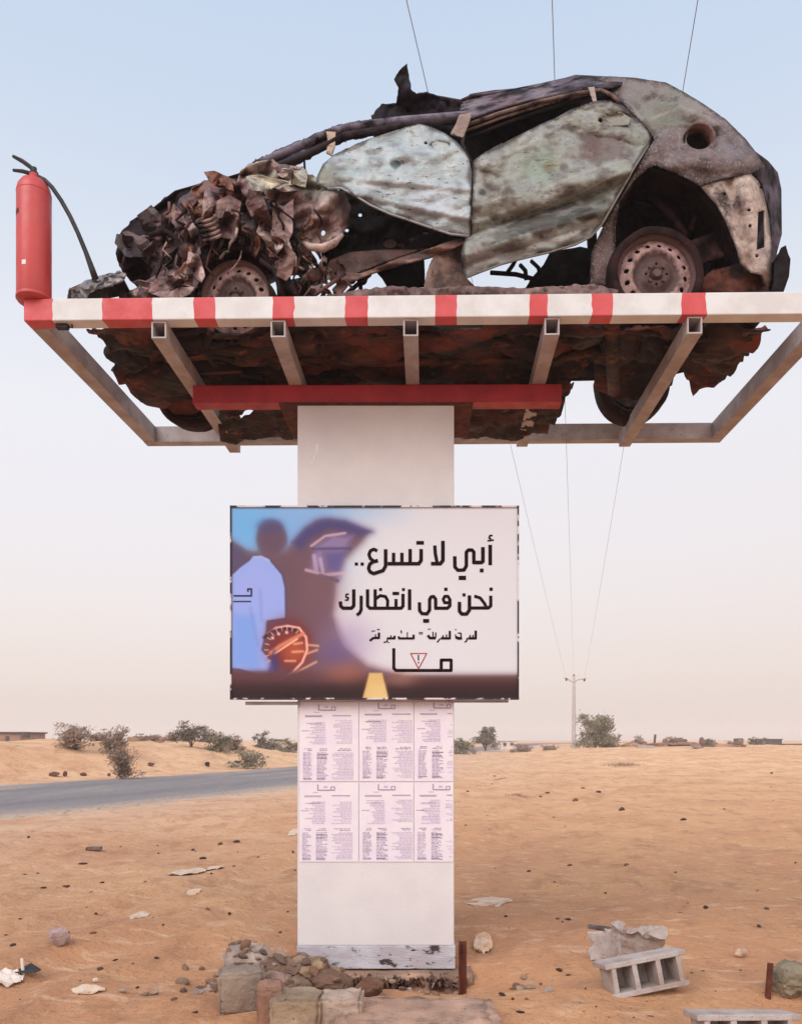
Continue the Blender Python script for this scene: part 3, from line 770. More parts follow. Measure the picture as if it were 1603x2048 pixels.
words('lettering', [
    (32, [(1480, 72), (1480, 172), (1384, 172)]), (18, [(1445, 128), (1445, 170)]), (18, [(1408, 128), (1408, 170)]), (18, [(1374, 165), (1362, 206), (1338, 222)]),
    (36, [(1305, 168), (1262, 172), (1222, 156)]), (16, [(1220, 120), (1224, 160)]), (16, [(1292, 104), (1292, 160)]), (16, [(1218, 54), (1228, 66)]), (16, [(1250, 104), (1292, 104)]),
    (28, [(1148, 76), (1148, 172), (1030, 172)]), (18, [(1105, 122), (1105, 170)]), (20, [(1062, 132), (1062, 168)]), (18, [(1022, 176), (986, 224)]),
    (34, [(965, 168), (892, 168), (866, 132)]), (16, [(968, 96), (966, 168)]), (16, [(930, 86), (934, 160)]), (12, [(866, 56), (902, 52)]),
    (10, [(750, 98), (802, 96)]), (10, [(752, 116), (802, 114)]),
    (28, [(684, 124), (684, 172), (498, 172), (492, 146)]), (14, [(604, 94), (604, 170)]), (16, [(516, 76), (528, 78), (526, 106)]),
    (28, [(440, 138), (440, 172), (342, 172)]), (16, [(392, 132), (392, 170)]), (16, [(346, 186), (344, 212), (300, 224)]), (12, [(352, 224), (374, 224)]),
    (30, [(240, 98), (240, 166), (166, 168), (122, 204)]), (16, [(196, 120), (196, 166)]), (12, [(144, 80), (190, 76)]), (12, [(214, 60), (250, 56)])], t3, 1/6.412, M['ink'])
words('emblem', [(40, [(430, 298), (430, 556), (458, 584), (1165, 584), (1165, 450), (1038, 450), (1038, 580)])], t3, 1/6.412, M['ink'])
words('emblem_triangle', [(15, [(645, 366), (852, 366), (748, 562), (645, 366), (700, 366)])], t3, 1/6.412, M['red_ink'])
words('emblem_mark', [(17, [(746, 386), (746, 456)]), (17, [(738, 484), (755, 484)])], t3, 1/6.412, M['ink'])
t4 = lambda x, y: (455+x/5.253, 1010+y/5.25)
words('shirt_mark', [(18, [(62, 954), (250, 954), (250, 882), (212, 882), (214, 912)]), (14, [(58, 1013), (246, 1013)])], t4, 1/5.253, M['navy_ink'])

# ------------------------------------------------------------------ paper notices on the pillar
def notice(x0, x1, y0, y1, label, seed, cut=None):
    rnd = random.Random(seed)
    th = empty('paper_notice', P((x0+x1)/2, y1, YP-.004), label, 'notice', 'paper notices pasted on the pillar')
    m_ = MB(); n1, n2 = 10, 14; V = []
    for j in range(n2+1):
        for i in range(n1+1):
            V.append(P(x0+(x1-x0)*i/n1, y0+(y1-y0)*j/n2, YP-.003-.0012*(1+noise.noise(Vector((i*.7, j*.6, seed))))))
    m_.add(V, [(j*(n1+1)+i, (j+1)*(n1+1)+i, (j+1)*(n1+1)+i+1, j*(n1+1)+i+1) for j in range(n2) for i in range(n1)])
    m_.build('sheet', M['paper'], th, smooth=True)
    g = MB(); s = 1/4.58; X1 = x1-2; x0 += rnd.uniform(-1.5, 2.5); y0 += rnd.uniform(-2, 3); jx = [rnd.uniform(-10, 10) for _ in range(6)]
    tone = lambda k: tuple(Vector((.66, .56, .70)).lerp(Vector((.22, .15, .27)), k))
    def q(a, b, c, d, k):
        a = x0+a*s; c = x0+c*s; b = y0+b*s; d = y0+d*s
        if a > X1: return
        c = min(c, X1); yy = YP-.0062
        g.add([P(a, b, yy), P(a, d, yy), P(c, d, yy), P(c, b, yy)], [(0, 1, 2, 3)], 0, tone(k))
    # little emblem
    q(170, 14, 180, 68, .75); q(181, 60, 330, 70, .75); q(290, 30, 332, 38, .6); q(322, 38, 332, 60, .6); q(290, 38, 299, 60, .6); q(225, 28, 262, 44, .3)
    q(130, 82, 180, 88, .35)
    q(50, 112, 205, 127, rnd.uniform(.45, .7)); q(300, 110, 470, 120, rnd.uniform(.45, .7))
    def block(xa, xb, ya, yb, step, k0, k1, align=1):
        y = ya
        while y < yb:
            L = (xb-xa)*rnd.uniform(.45, 1)
            k = rnd.uniform(k0, k1); h = step*rnd.uniform(.42, .6)
            x = xb-L if align else xa
            while x < (xb if align else xa+L):
                wl = rnd.uniform(14, 40); q(x, y, min(x+wl, xb), y+h, k*rnd.uniform(.7, 1.1)); x += wl+rnd.uniform(4, 9)
            y += step
    block(60+jx[0], 240+jx[1], 165+jx[2], 370, 15, .14, .34); block(290+jx[3], 490+jx[0], 170+jx[4]*2, 370+jx[5], 15, .08, .26)
    q(20, 250, 95, 256, .5); q(60, 182, 200, 187, .4)
    block(32, 110, 415, 432, 14, .6, .8); block(160, 250, 415, 432, 14, .6, .8); block(310, 470, 415, 430, 14, .5, .75)
    block(32, 112, 452, 705, 13, .3, .62, 0); block(158, 262, 452, 705, 13, .35, .75, 0); block(290, 492, 452, 700, 14, .10, .30)
    q(158, 468, 260, 475, .6); q(158, 500, 250, 507, .7); q(32, 690, 110, 697, .5); q(158, 690, 240, 698, .6)
    g.build('print', M['paper_ink'], th)
cl = [(598.5, 716.5), (718, 826.5), (828, 906)]; rw = [(1404, 1563), (1565, 1724)]
rn = ['upper', 'lower']; cn = ['left', 'middle', 'right, cut off narrower at the pillar edge']
for j in (0, 1):
    for i in (0, 1, 2):
        if i < 2: lb = f'lilac printed notice in the {rn[j]} row on the pillar, {cn[i]} column'
        else: lb = f'narrow printed notice cut off at the pillar\'s right edge, {rn[j]} row'
        notice(*cl[i], *rw[j], lb, 40+j*3+i)

# ------------------------------------------------------------------ the wrecked car
car = empty('wrecked_car', (0, 5.85, Z0), 'burnt crushed hatchback wreck displayed on the banded steel platform', 'car')
def part(name, mat, fnc, label=None, thick=.006, parent=None, smooth=True):
    m_ = MB(); fnc(m_); o = m_.build(name, M[mat], parent or car, smooth=smooth, thick=thick)
    if label: o['label'] = label
    return o

front_door = [(634, 356), (646, 330), (668, 310), (700, 294), (735, 280), (790, 262), (838, 248), (862, 255), (890, 268), (912, 284), (928, 303), (938, 320), (943, 345), (942, 400), (940, 470), (928, 474), (900, 468), (860, 455), (820, 441), (780, 428), (740, 410), (705, 388), (682, 376), (655, 378), (634, 370)]
rear_door = [(946, 322), (970, 305), (1000, 289), (1040, 270), (1080, 250), (1120, 231), (1150, 216), (1185, 204), (1220, 201), (1245, 213), (1268, 236), (1290, 255), (1306, 272), (1296, 292), (1268, 336), (1246, 375), (1225, 412), (1203, 450), (1182, 474), (1150, 490), (1100, 505), (1040, 519), (1000, 530), (960, 545), (932, 556), (924, 540), (922, 505), (932, 470), (942, 470)]
quarter = [(1196, 158), (1215, 154), (1270, 157), (1330, 166), (1370, 187), (1410, 212), (1450, 240), (1490, 280), (1510, 306), (1526, 334), (1500, 347), (1445, 358), (1398, 372), (1386, 364), (1350, 346), (1310, 331), (1294, 336), (1266, 362), (1238, 404), (1230, 450), (1228, 572), (1180, 572), (1182, 505), (1203, 458), (1242, 392), (1282, 322), (1309, 278), (1292, 255), (1264, 228), (1244, 207), (1222, 184)]
tail = [(1400, 374), (1446, 360), (1500, 349), (1514, 362), (1526, 390), (1534, 430), (1540, 480), (1541, 556), (1534, 580), (1520, 550), (1500, 546), (1480, 527), (1470, 492), (1452, 447), (1432, 410)]
pal_door = palette([(142, 142, 140), (164, 168, 167), (182, 191, 190), (190, 200, 198), (205, 208, 205), (176, 178, 172)], .026, 3,
    spots=[(788, 327, 14, (40, 78, 74), .9), (745, 305, (16, 10), (130, 128, 118), .8), (760, 300, 7, (118, 110, 90), .7), (660, 355, (30, 26), (140, 138, 122), .7), (868, 400, (60, 40), (205, 206, 212), .5), (640, 345, (26, 20), (150, 150, 126), .7)], mul=(.71, .735, .78), streak=[(1.35, .035, .010, .25, .9, (120, 124, 124))], edge=(front_door, 9, (66, 52, 46), .85),
    lines=[([(690, 384), (740, 414), (790, 437), (860, 461), (925, 476)], 6, (226, 224, 228), .8), ([(690, 356), (780, 388), (880, 420), (938, 434)], 4, (222, 224, 226), .6), ([(672, 330), (740, 322), (790, 344), (860, 372)], 3, (210, 216, 218), .5), ([(770, 300), (800, 296), (830, 310), (836, 334), (812, 352), (780, 346)], 4, (206, 212, 214), .6), ([(700, 300), (760, 282), (838, 256)], 5, (150, 150, 132), .5)])  # pale lines: painted highlights on the lower fold and creases
def tent(v, k): return max(0.0, 1-abs(v)/k)
def w_door(x, y):
    t = (y-250)/220; return .24-.07*math.sin(max(0, min(1, t))*2.6)+.05*max(0, (700-x)/70)**1.5
def f(m_):
    hol = circle(851, 287, 4, 3.5, 8)
    def ww(x, y):
        w = w_door(x, y)
        d = math.hypot((x-805)/70, (y-330)/34); w += .030*math.cos(min(d, 1.6)*4.2)*math.exp(-d)       # dished dents
        d = math.hypot((x-720)/46, (y-330)/22); w += .02*math.exp(-d*d)
        for k, (a, b, s) in enumerate(((355, .10, .016), (385, .22, .02), (418, .30, .014))):
            yy = y-(a+(x-700)*b); w -= 1.5*s*tent(yy, 11)*sstep(640, 720, x)
        d = math.hypot((x-880)/24, (y-292)/9); w += .022*(1-sstep(.8, 1.05, d))
        w += .018*math.exp(-((y-(300+(x-640)*.09))/9)**2)*math.exp(-((x-700)/60)**2)
        return w
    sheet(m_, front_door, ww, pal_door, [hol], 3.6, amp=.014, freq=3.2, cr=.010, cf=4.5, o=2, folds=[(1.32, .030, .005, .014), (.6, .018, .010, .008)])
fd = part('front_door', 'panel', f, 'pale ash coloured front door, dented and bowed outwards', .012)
def hem(m_, pts, wf, r, col):
    m_.tube([Q(x, y, wf(x, y)-.004) for x, y in pts], r, 6, col=lin(col))
def f(m_):
    hem(m_, [(655, 377), (682, 376), (705, 388), (740, 410), (780, 428), (820, 441), (860, 455), (900, 468), (938, 472)], w_door, .007, (150, 146, 148))
part('door_hem', 'panel', f, parent=fd, thick=0)
def f(m_): sheet(m_, [(863, 287), (872, 282), (893, 286), (905, 297), (903, 304), (885, 303), (866, 297)], lambda x, y: w_door(x, y)+.012, palette([(140, 140, 138), (170, 172, 172)], .05, 5), sp=5, cr=.004)
part('handle_recess', 'panel', f, parent=fd, thick=.004)

pal_rd = palette([(84, 70, 64), (122, 110, 100), (160, 158, 146), (172, 174, 164), (150, 146, 140), (185, 185, 176)], .026, 8,
    spots=[(1080, 330, (46, 40), (150, 172, 150), .55), (1098, 335, 16, (140, 128, 88), .7), (1205, 300, (74, 38), (112, 84, 80), .75), (1180, 300, (30, 34), (116, 88, 82), .6), (965, 386, (10, 9), (50, 44, 42), .9), (948, 335, (8, 30), (130, 118, 120), .6),
           (1060, 450, (84, 22), (74, 72, 66), .85), (1130, 428, (76, 24), (66, 66, 58), .9), (1190, 408, (34, 22), (92, 92, 80), .8), (1010, 474, (38, 12), (100, 94, 84), .8), (960, 520, (36, 36), (140, 118, 112), .6)], mul=(.65, .67, .69), streak=[(1.85, .035, .010, .2, .9, (104, 94, 86))], edge=(rear_door, 10, (54, 42, 38), .9),
    lines=[([(950, 528), (1040, 502), (1130, 474), (1190, 440)], 8, (206, 200, 196), .8), ([(955, 470), (1010, 452), (1080, 420), (1170, 378), (1240, 344)], 4, (200, 198, 190), .6), ([(950, 335), (1040, 296), (1140, 240), (1220, 212)], 5, (190, 190, 186), .6), ([(1100, 372), (1180, 342), (1262, 318)], 4, (196, 190, 180), .55), ([(985, 488), (1060, 462), (1140, 438), (1208, 404)], 4, (40, 36, 32), .8), ([(1060, 436), (1130, 410), (1196, 386)], 3, (44, 40, 34), .7)])  # pale lines: highlights painted along the door's folds
def w_rd(x, y):
    w = .24-.05*math.sin(max(0, min(1, (y-220)/300))*2.4)
    yy = y-(408-(x-960)*.22); w -= .060*tent(yy, 42)                                              # bulge above the scraped band
    yy = y-(500-(x-960)*.33); w -= .055*tent(yy, 24)                                               # folded lower lip
    yy = y-(462-(x-960)*.33); w += .05*tent(yy, 20)
    d = math.hypot((x-1235)/30, (y-237)/12); w += .02*(1-sstep(.8, 1.05, d))
    w += .05*max(0, (x-1225)/80)**2
    d = math.hypot((x-1170)/50, (y-290)/40); w += .02*math.exp(-d*d)
    return w
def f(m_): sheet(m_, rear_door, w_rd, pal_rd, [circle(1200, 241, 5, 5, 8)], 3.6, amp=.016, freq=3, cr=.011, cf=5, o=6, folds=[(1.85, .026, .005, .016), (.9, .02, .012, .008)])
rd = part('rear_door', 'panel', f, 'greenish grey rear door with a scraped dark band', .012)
def f(m_):
    hem(m_, [(932, 555), (960, 544), (1000, 529), (1040, 518), (1100, 504), (1150, 489), (1182, 473), (1203, 449), (1225, 411), (1246, 374), (1268, 335), (1296, 291)], w_rd, .006, (120, 110, 102))
part('door_hem', 'panel', f, parent=rd, thick=0)
def f(m_): sheet(m_, [(1208, 228), (1240, 224), (1262, 236), (1256, 250), (1222, 252), (1208, 244)], lambda x, y: w_rd(x, y)+.004, palette([(120, 118, 108), (150, 148, 138)], .05, 5), sp=5, cr=.004)
part('handle_recess', 'panel', f, parent=rd, thick=.004)

# rear quarter, tail and rear corner
pal_q = palette([(78, 66, 68), (104, 90, 92), (120, 104, 104), (94, 82, 84)], .03, 4,
    spots=[(1330, 215, (95, 52), (122, 124, 116), .9), (1280, 190, (70, 34), (126, 118, 116), .7), (1400, 215, (50, 34), (134, 124, 122), .7), (1450, 270, (46, 52), (120, 112, 118), .7), (1300, 250, (40, 24), (120, 120, 104), .6), (1480, 300, (30, 30), (112, 104, 112), .6), (1340, 232, (34, 26), (104, 104, 92), .6), (1205, 500, (30, 80), (104, 80, 76), .5)], mul=(.92, .95, .95), edge=(quarter, 8, (48, 36, 36), .8),
    lines=[([(1250, 205), (1290, 250), (1312, 282)], 5, (160, 150, 142), .7), ([(1300, 240), (1360, 214), (1410, 232), (1450, 262)], 4, (158, 152, 148), .6), ([(1356, 302), (1356, 256), (1434, 254)], 4, (156, 140, 134), .7), ([(1330, 320), (1400, 345), (1480, 330)], 4, (150, 134, 128), .5), ([(1390, 190), (1440, 236), (1490, 290)], 4, (150, 146, 152), .5)])  # pale lines: painted highlights on the quarter's creases
def w_q(x, y):
    w = .22+.34*max(0, (300-y)/150)**1.6*.8
    w += .30*max(0, (x-1440)/100)**2
    w += .05*math.exp(-((y-(222+(x-1300)*.42))/22)**2)*sstep(1230, 1320, x)*(1-sstep(1440, 1490, x))
    w -= .03*math.exp(-((y-330)/16)**2)*sstep(1290, 1330, x)
    w += .06*(1-sstep(1225, 1245, x))*sstep(400, 450, y)
    sq = max(abs(x-1395)/42, abs(y-280)/27); w += .02*(1-sstep(.85, 1.05, sq))
    return w
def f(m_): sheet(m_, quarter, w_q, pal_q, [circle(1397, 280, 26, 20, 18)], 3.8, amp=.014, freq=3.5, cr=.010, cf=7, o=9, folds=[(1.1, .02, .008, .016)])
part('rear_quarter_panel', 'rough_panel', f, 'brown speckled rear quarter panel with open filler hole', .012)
def f(m_):
    q = Q(1397, 280, .27); n = Vector((0, -1, -.1)).normalized()
    m_.lathe([(.085, -.10), (.088, .012), (.10, .016), (.10, .0), (.086, -.10)], q, n, 20, col=lin((120, 96, 92)))
    m_.lathe([(0, -.10), (.086, -.10)], q, n, 20, col=(.004, .003, .003))
part('filler_pipe', 'soot', f, thick=0)
pal_t = palette([(150, 128, 122), (178, 158, 150), (196, 180, 170), (160, 138, 132)], .02, 7, spots=[(1520, 560, (40, 26), (120, 78, 62), .8), (1440, 400, (16, 18), (120, 96, 92), .7), (1490, 520, (18, 20), (132, 92, 80), .6)], edge=(tail, 6, (62, 44, 38), .8))
def w_t(x, y): return .235+.25*max(0, (x-1490)/60)**2-.03*math.exp(-((x-1500-(y-420)*.1)/10)**2)+.04*math.exp(-((x-1470-(y-420)*.25)/12)**2)
def f(m_): sheet(m_, tail, w_t, pal_t, [[(1514, 424), (1527, 420), (1529, 494), (1511, 500)], circle(1448, 388, 4, 4, 8), circle(1497, 420, 4, 3, 8), circle(1499, 452, 4, 4, 8), circle(1512, 512, 3.5, 3.5, 8), circle(1520, 375, 3, 3, 8)], 3.8, amp=.014, freq=4, cr=.012, cf=7, o=12)
part('tail_panel', 'rough_panel', f, 'pale torn tail panel with an empty lamp slot', .01)
def f(m_):
    pal = palette([(56, 46, 52), (84, 72, 84), (100, 90, 104)], .02, 2)
    sheet(m_, [(1506, 300), (1535, 322), (1554, 345), (1561, 378), (1562, 468), (1552, 506), (1549, 562), (1542, 562), (1541, 470), (1534, 412), (1522, 368), (1500, 336)], lambda x, y: .42+.3*max(0, (x-1520)/40), pal, sp=4, amp=.02, cr=.008, o=4)
    prof = [(1370, 187), (1410, 212), (1450, 240), (1490, 280), (1508, 303), (1535, 323), (1553, 346), (1560, 380), (1561, 470), (1551, 510), (1548, 590)]
    sweep(m_, prof, .72, 1.72, pal, 14, lambda t: -.05*t-.10*t**3, .03, 2.5, 3)
part('tailgate', 'soot', f, 'dark scorched tailgate closing the rear')
def f(m_):
    pal = palette([(16, 14, 16), (34, 30, 34)], .05, 2)
    sheet(m_, [(1560, 497), (1570, 492), (1577, 518), (1574, 552), (1566, 580), (1556, 592), (1538, 592), (1545, 568), (1547, 532)], lambda x, y: .34, pal, sp=4, amp=.02, cr=.01, o=1)
    sweep(m_, [(1566, 494), (1577, 518), (1574, 552), (1560, 592)], .36, 1.5, pal, 10, lambda t: .02*t, .04, 3, 5)
part('rear_bumper', 'soot', f, 'black melted rear bumper stub', .02)

# roof
pal_roof = palette([(62, 52, 60), (92, 80, 90), (112, 100, 108), (126, 114, 118)], .018, 5, spots=[(1010, 200, (50, 14), (118, 94, 98), .7), (1180, 165, (40, 12), (112, 104, 116), .6)])
roof_top = [(924, 203), (940, 189), (985, 182), (1030, 178), (1080, 168), (1130, 157), (1150, 151), (1205, 154), (1250, 157), (1240, 172), (1216, 176), (1180, 176), (1130, 187), (1060, 200), (990, 219), (950, 234), (928, 246), (918, 225)]
def w_roof(x, y):
    low = 236-(x-940)*.25 if x < 1180 else 176
    return .36+.32*max(0, min(1.4, (low-y)/36))
def f(m_):
    sheet(m_, roof_top, w_roof, pal_roof, sp=4.2, amp=.02, freq=3, cr=.008, cf=6, o=3)
    prof = [(742, 232), (790, 212), (850, 188), (920, 200), (942, 190), (1030, 179), (1130, 158), (1150, 152), (1205, 155), (1270, 158), (1330, 167), (1370, 188)]
    sweep(m_, prof, .66, 1.78, pal_roof, 16, lambda t: .06*math.sin(t*3.0)-.30*t**3, .05, 2.2, 6)
part('roof', 'soot', f, 'buckled scorched roof', .012)
pal_dark = palette([(18, 15, 20), (36, 31, 40), (56, 50, 66)], .03, 2)
def f(m_):
    sheet(m_, [(742, 247), (750, 224), (764, 209), (792, 207), (797, 176), (788, 160), (798, 142), (813, 128), (818, 150), (820, 178), (834, 187), (852, 184), (880, 194), (921, 203), (930, 214), (938, 232), (912, 238), (850, 240), (795, 244)], lambda x, y: .62-.10*sstep(215, 150, y), pal_dark, sp=4, amp=.03, freq=5, cr=.03, cf=7, o=8, rag=2)
part('torn_roof_edge', 'soot', f, 'black torn roof sheet with an upright shred', .014)
def f(m_):
    pal = palette([(60, 54, 66), (104, 102, 122), (146, 144, 164)], .03, 2, streak=[(1.2, .09, .008, .15, .5, (30, 24, 30))])
    sheet(m_, [(500, 331), (522, 318), (545, 307), (600, 284), (655, 261), (690, 249), (760, 239), (850, 235), (935, 227), (940, 240), (850, 252), (765, 263), (705, 277), (672, 288), (640, 302), (612, 318), (585, 331), (560, 336), (530, 330)], lambda x, y: .40+.0002*(x-500), pal, sp=4, cr=.015, cf=8, amp=.01, o=2)
    m_.tube([Q(520, 326, .38), Q(600, 292, .37), Q(660, 266, .37), Q(700, 254, .37), Q(800, 242, .36), Q(930, 230, .36)], .011, 7, col=lin((120, 112, 126)))
    m_.tube([Q(560, 330, .36), Q(620, 306, .35), Q(690, 272, .35), Q(800, 254, .35), Q(930, 238, .35)], .009, 7, col=lin((60, 52, 58)))
part('windscreen_pillar', 'soot', f, 'bent windscreen pillar and roof rail', .03)
def f(m_):
    m_.tube([Q(932, 250, .33), Q(1000, 226, .33), Q(1080, 203, .33), Q(1150, 187, .33), Q(1200, 180, .35), Q(1222, 190, .33), Q(1246, 212, .31)], .012, 7, col=lin((120, 98, 92)))
part('window_frame', 'soot', f, thick=0)
def f(m_):
    m_.tube([Q(930, 262, .35), Q(1000, 236, .35), Q(1090, 208, .35), Q(1175, 187, .36)], .008, 7, col=lin((140, 120, 112)))
part('window_frame', 'soot', f, thick=0)
def f(m_):
    m_.tube([Q(936, 276, .37), Q(1000, 250, .37), Q(1090, 219, .37), Q(1180, 192, .38)], .010, 7, col=lin((40, 30, 32)))
part('window_frame', 'soot', f, thick=0)
def f(m_):
    m_.tube([Q(608, 318, .36), Q(610, 349, .33)], .008, 6, col=(.01, .01, .012))
part('window_frame', 'soot', f, thick=0)
def f(m_):
    m_.tube([Q(938, 232, .33), Q(928, 262, .32), Q(924, 288, .31), Q(932, 308, .30), Q(944, 330, .29), Q(946, 480, .28)], .013, 7, col=lin((50, 42, 46)))
part('window_frame', 'soot', f, thick=0)
def f(m_):
    sheet(m_, [(918, 230), (944, 225), (938, 245), (926, 276), (900, 268), (910, 250)], .30, palette([(120, 100, 92), (150, 130, 120)], .05, 1), sp=5, cr=.01, o=3)
part('tie_strap', 'panel', f, thick=.008)
def f(m_):
    sheet(m_, [(652, 263), (671, 264), (670, 292), (664, 312), (652, 306), (656, 286)], .33, palette([(160, 138, 120), (186, 164, 144)], .05, 1), sp=4, cr=.008, o=5)
part('tie_strap', 'panel', f, thick=.008)
def f(m_):
    sheet(m_, [(1176, 175), (1188, 174), (1193, 205), (1185, 204)], .31, palette([(160, 140, 130), (176, 160, 150)], .05, 1), sp=4, cr=.004, o=6)
part('tie_strap', 'panel', f, thick=.008)

# inside of the cabin, crushed
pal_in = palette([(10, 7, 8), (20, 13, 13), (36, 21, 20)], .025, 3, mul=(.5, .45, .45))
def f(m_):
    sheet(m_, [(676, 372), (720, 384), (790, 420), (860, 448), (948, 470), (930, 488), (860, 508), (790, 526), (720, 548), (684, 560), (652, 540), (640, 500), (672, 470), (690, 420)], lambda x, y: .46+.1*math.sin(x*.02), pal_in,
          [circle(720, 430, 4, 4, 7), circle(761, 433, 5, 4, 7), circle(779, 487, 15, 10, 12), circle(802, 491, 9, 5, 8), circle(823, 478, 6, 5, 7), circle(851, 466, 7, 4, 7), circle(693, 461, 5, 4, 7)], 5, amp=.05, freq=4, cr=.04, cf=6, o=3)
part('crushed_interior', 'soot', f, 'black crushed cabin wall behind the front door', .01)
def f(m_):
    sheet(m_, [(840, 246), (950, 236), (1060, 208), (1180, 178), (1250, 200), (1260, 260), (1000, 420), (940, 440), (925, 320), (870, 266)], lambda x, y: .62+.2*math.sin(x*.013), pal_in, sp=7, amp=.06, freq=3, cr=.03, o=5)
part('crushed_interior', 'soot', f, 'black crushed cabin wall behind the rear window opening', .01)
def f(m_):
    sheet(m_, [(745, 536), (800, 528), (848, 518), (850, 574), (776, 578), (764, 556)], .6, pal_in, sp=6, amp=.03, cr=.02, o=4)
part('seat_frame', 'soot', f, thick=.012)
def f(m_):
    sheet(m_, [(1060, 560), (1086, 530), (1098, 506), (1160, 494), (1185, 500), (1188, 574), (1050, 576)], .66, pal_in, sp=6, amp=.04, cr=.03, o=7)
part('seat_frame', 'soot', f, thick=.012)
for a, b, c, d in ((980, 545, 1075, 560), (1012, 548, 1030, 520), (1062, 522, 1082, 556), (1040, 530, 1052, 560), (710, 548, 722, 590), (690, 590, 740, 548), (668, 588, 704, 552)):
    def f(m_): m_.tube([Q(a, b, .5), Q((a+c)/2+4, (b+d)/2-4, .47), Q(c, d, .5)], .014, 6, col=lin((34, 20, 18)))
    part('bent_rod', 'soot', f, thick=0)
for a, b in ((702, 556), (724, 558)):
    def f(m_): m_.lathe([(.0, -.02), (.03, -.02), (.036, 0), (.03, .03), (0, .03)], Q(a, b, .45), (0, -1, 0), 12, col=lin((30, 17, 17)))
    part('pulley', 'soot', f, thick=0)
pal_br = palette([(62, 34, 30), (92, 58, 50), (120, 84, 70), (140, 104, 90)], .02, 6)
def f(m_):
    sheet(m_, [(664, 580), (690, 545), (720, 548), (790, 520), (860, 496), (922, 476), (930, 486), (880, 510), (800, 530), (740, 548), (700, 566), (680, 590)], lambda x, y: .25+.02*math.sin(y*.2), pal_br, sp=4, amp=.02, freq=5, cr=.014, cf=7, o=2)
    sheet(m_, [(660, 520), (700, 505), (760, 500), (820, 500), (850, 497), (760, 528), (690, 556), (664, 566), (650, 540)], .33, palette([(50, 24, 22), (84, 50, 44), (70, 40, 36)], .02, 6), sp=5, amp=.03, cr=.02, o=4)
    sheet(m_, [(866, 514), (924, 484), (924, 540), (934, 558), (956, 580), (846, 580), (853, 545)], lambda x, y: .26+.0006*(x-850), palette([(92, 66, 60), (120, 92, 82), (136, 108, 92)], .03, 6), sp=4.5, amp=.02, cr=.012, o=5)
    sheet(m_, [(640, 592), (700, 583), (780, 572), (850, 577), (950, 573), (1050, 577), (1120, 572), (1182, 568), (1235, 580), (1235, 606), (640, 606)], lambda x, y: .2+.02*math.sin(x*.05), palette([(84, 58, 56), (110, 84, 82), (128, 104, 100), (150, 132, 126)], .03, 3), sp=4.5, amp=.03, freq=6, cr=.02, cf=9, o=9, rag=3)
part('sill', 'crumple', f, 'twisted brown door sill and pillar foot', .01)

# front end
pal_dk = palette([(20, 14, 18), (38, 24, 28), (62, 40, 46)], .025, 3, mul=(.8, .7, .75))
def f(m_):
    sheet(m_, [(233, 506), (240, 468), (262, 442), (300, 421), (325, 400), (350, 381), (386, 380), (404, 365), (450, 354), (480, 357), (498, 338), (512, 318), (516, 326), (504, 348), (520, 420), (500, 520), (420, 606), (310, 606), (280, 580), (252, 552), (238, 532)], lambda x, y: .58-.10*math.exp(-((x-300)/60)**2-((y-500)/50)**2), pal_dk, sp=6, amp=.06, freq=3.0, cr=.05, cf=4, o=2, rag=4, folds=[(.9, .02, .006, .07)])
    m_.tube([Q(246, 530, .5), Q(254, 500, .49), Q(268, 484, .48), Q(288, 476, .47), Q(318, 479, .46), Q(334, 468, .46)], [.006, .01, .012, .014, .012, .006], 7, col=lin((132, 104, 112)))
    sweep(m_, [(270, 438), (300, 421), (350, 382), (404, 366), (450, 356), (500, 340), (560, 322)], .60, 1.75, pal_dk, 16, lambda t: -.12*t, .07, 3, 4)
part('bonnet', 'soot', f, 'black buckled bonnet crushed into the engine bay', .01)
fend = [(474, 362), (482, 342), (500, 326), (545, 319), (575, 342), (625, 350), (660, 374), (688, 384), (700, 412), (696, 450), (676, 484), (648, 497), (618, 496), (600, 472), (588, 436), (570, 412), (540, 404), (510, 408), (488, 392)]
pal_f = palette([(112, 78, 78), (146, 112, 110), (170, 140, 134), (188, 168, 158)], .022, 4, spots=[(640, 370, (60, 36), (156, 154, 138), .8), (520, 345, (44, 24), (196, 180, 172), .7), (575, 350, (44, 10), (190, 184, 164), .8), (640, 480, (36, 16), (188, 160, 150), .8), (655, 440, (30, 30), (120, 84, 84), .6)], mul=(.85, .9, .9), streak=[(.4, .05, .012, .2, .6, (92, 66, 64)), (.3, .06, .012, .3, .7, (206, 192, 182))])
def f(m_):
    def ww(x, y):
        w = .20
        w -= .06*math.exp(-((x-655)/40)**2-((y-440)/44)**2)
        w += .05*math.exp(-((y-(368+(x-560)*.12))/7)**2)*sstep(500, 560, x)
        w += .04*math.exp(-((y-(345-(x-560)*.05))/6)**2)
        return w+.10*max(0, (x-680)/20)
    sheet(m_, fend, ww, pal_f, [circle(646, 466, 5, 6, 9)], 3.8, amp=.02, freq=4, cr=.02, cf=6, o=7, rag=3, folds=[(.35, .026, .006, .06), (1.25, .03, .007, .045)])
    # curled lower lip
    m_.tube([Q(606, 484, .17), Q(622, 494, .13), Q(645, 496, .11), Q(668, 486, .12), Q(684, 470, .15)], [.008, .018, .022, .018, .008], 8, col=lin((176, 150, 142)))
part('front_wing', 'wing', f, 'pale crumpled front wing folded back against the door', .008)
mid_c = [(346, 436), (360, 400), (385, 376), (410, 362), (446, 356), (492, 364), (540, 378), (590, 420), (612, 480), (620, 530), (612, 596), (556, 600), (552, 556), (536, 520), (506, 500), (462, 494), (424, 506), (404, 536), (398, 600), (228, 604), (262, 582), (304, 556), (346, 524), (368, 478)]
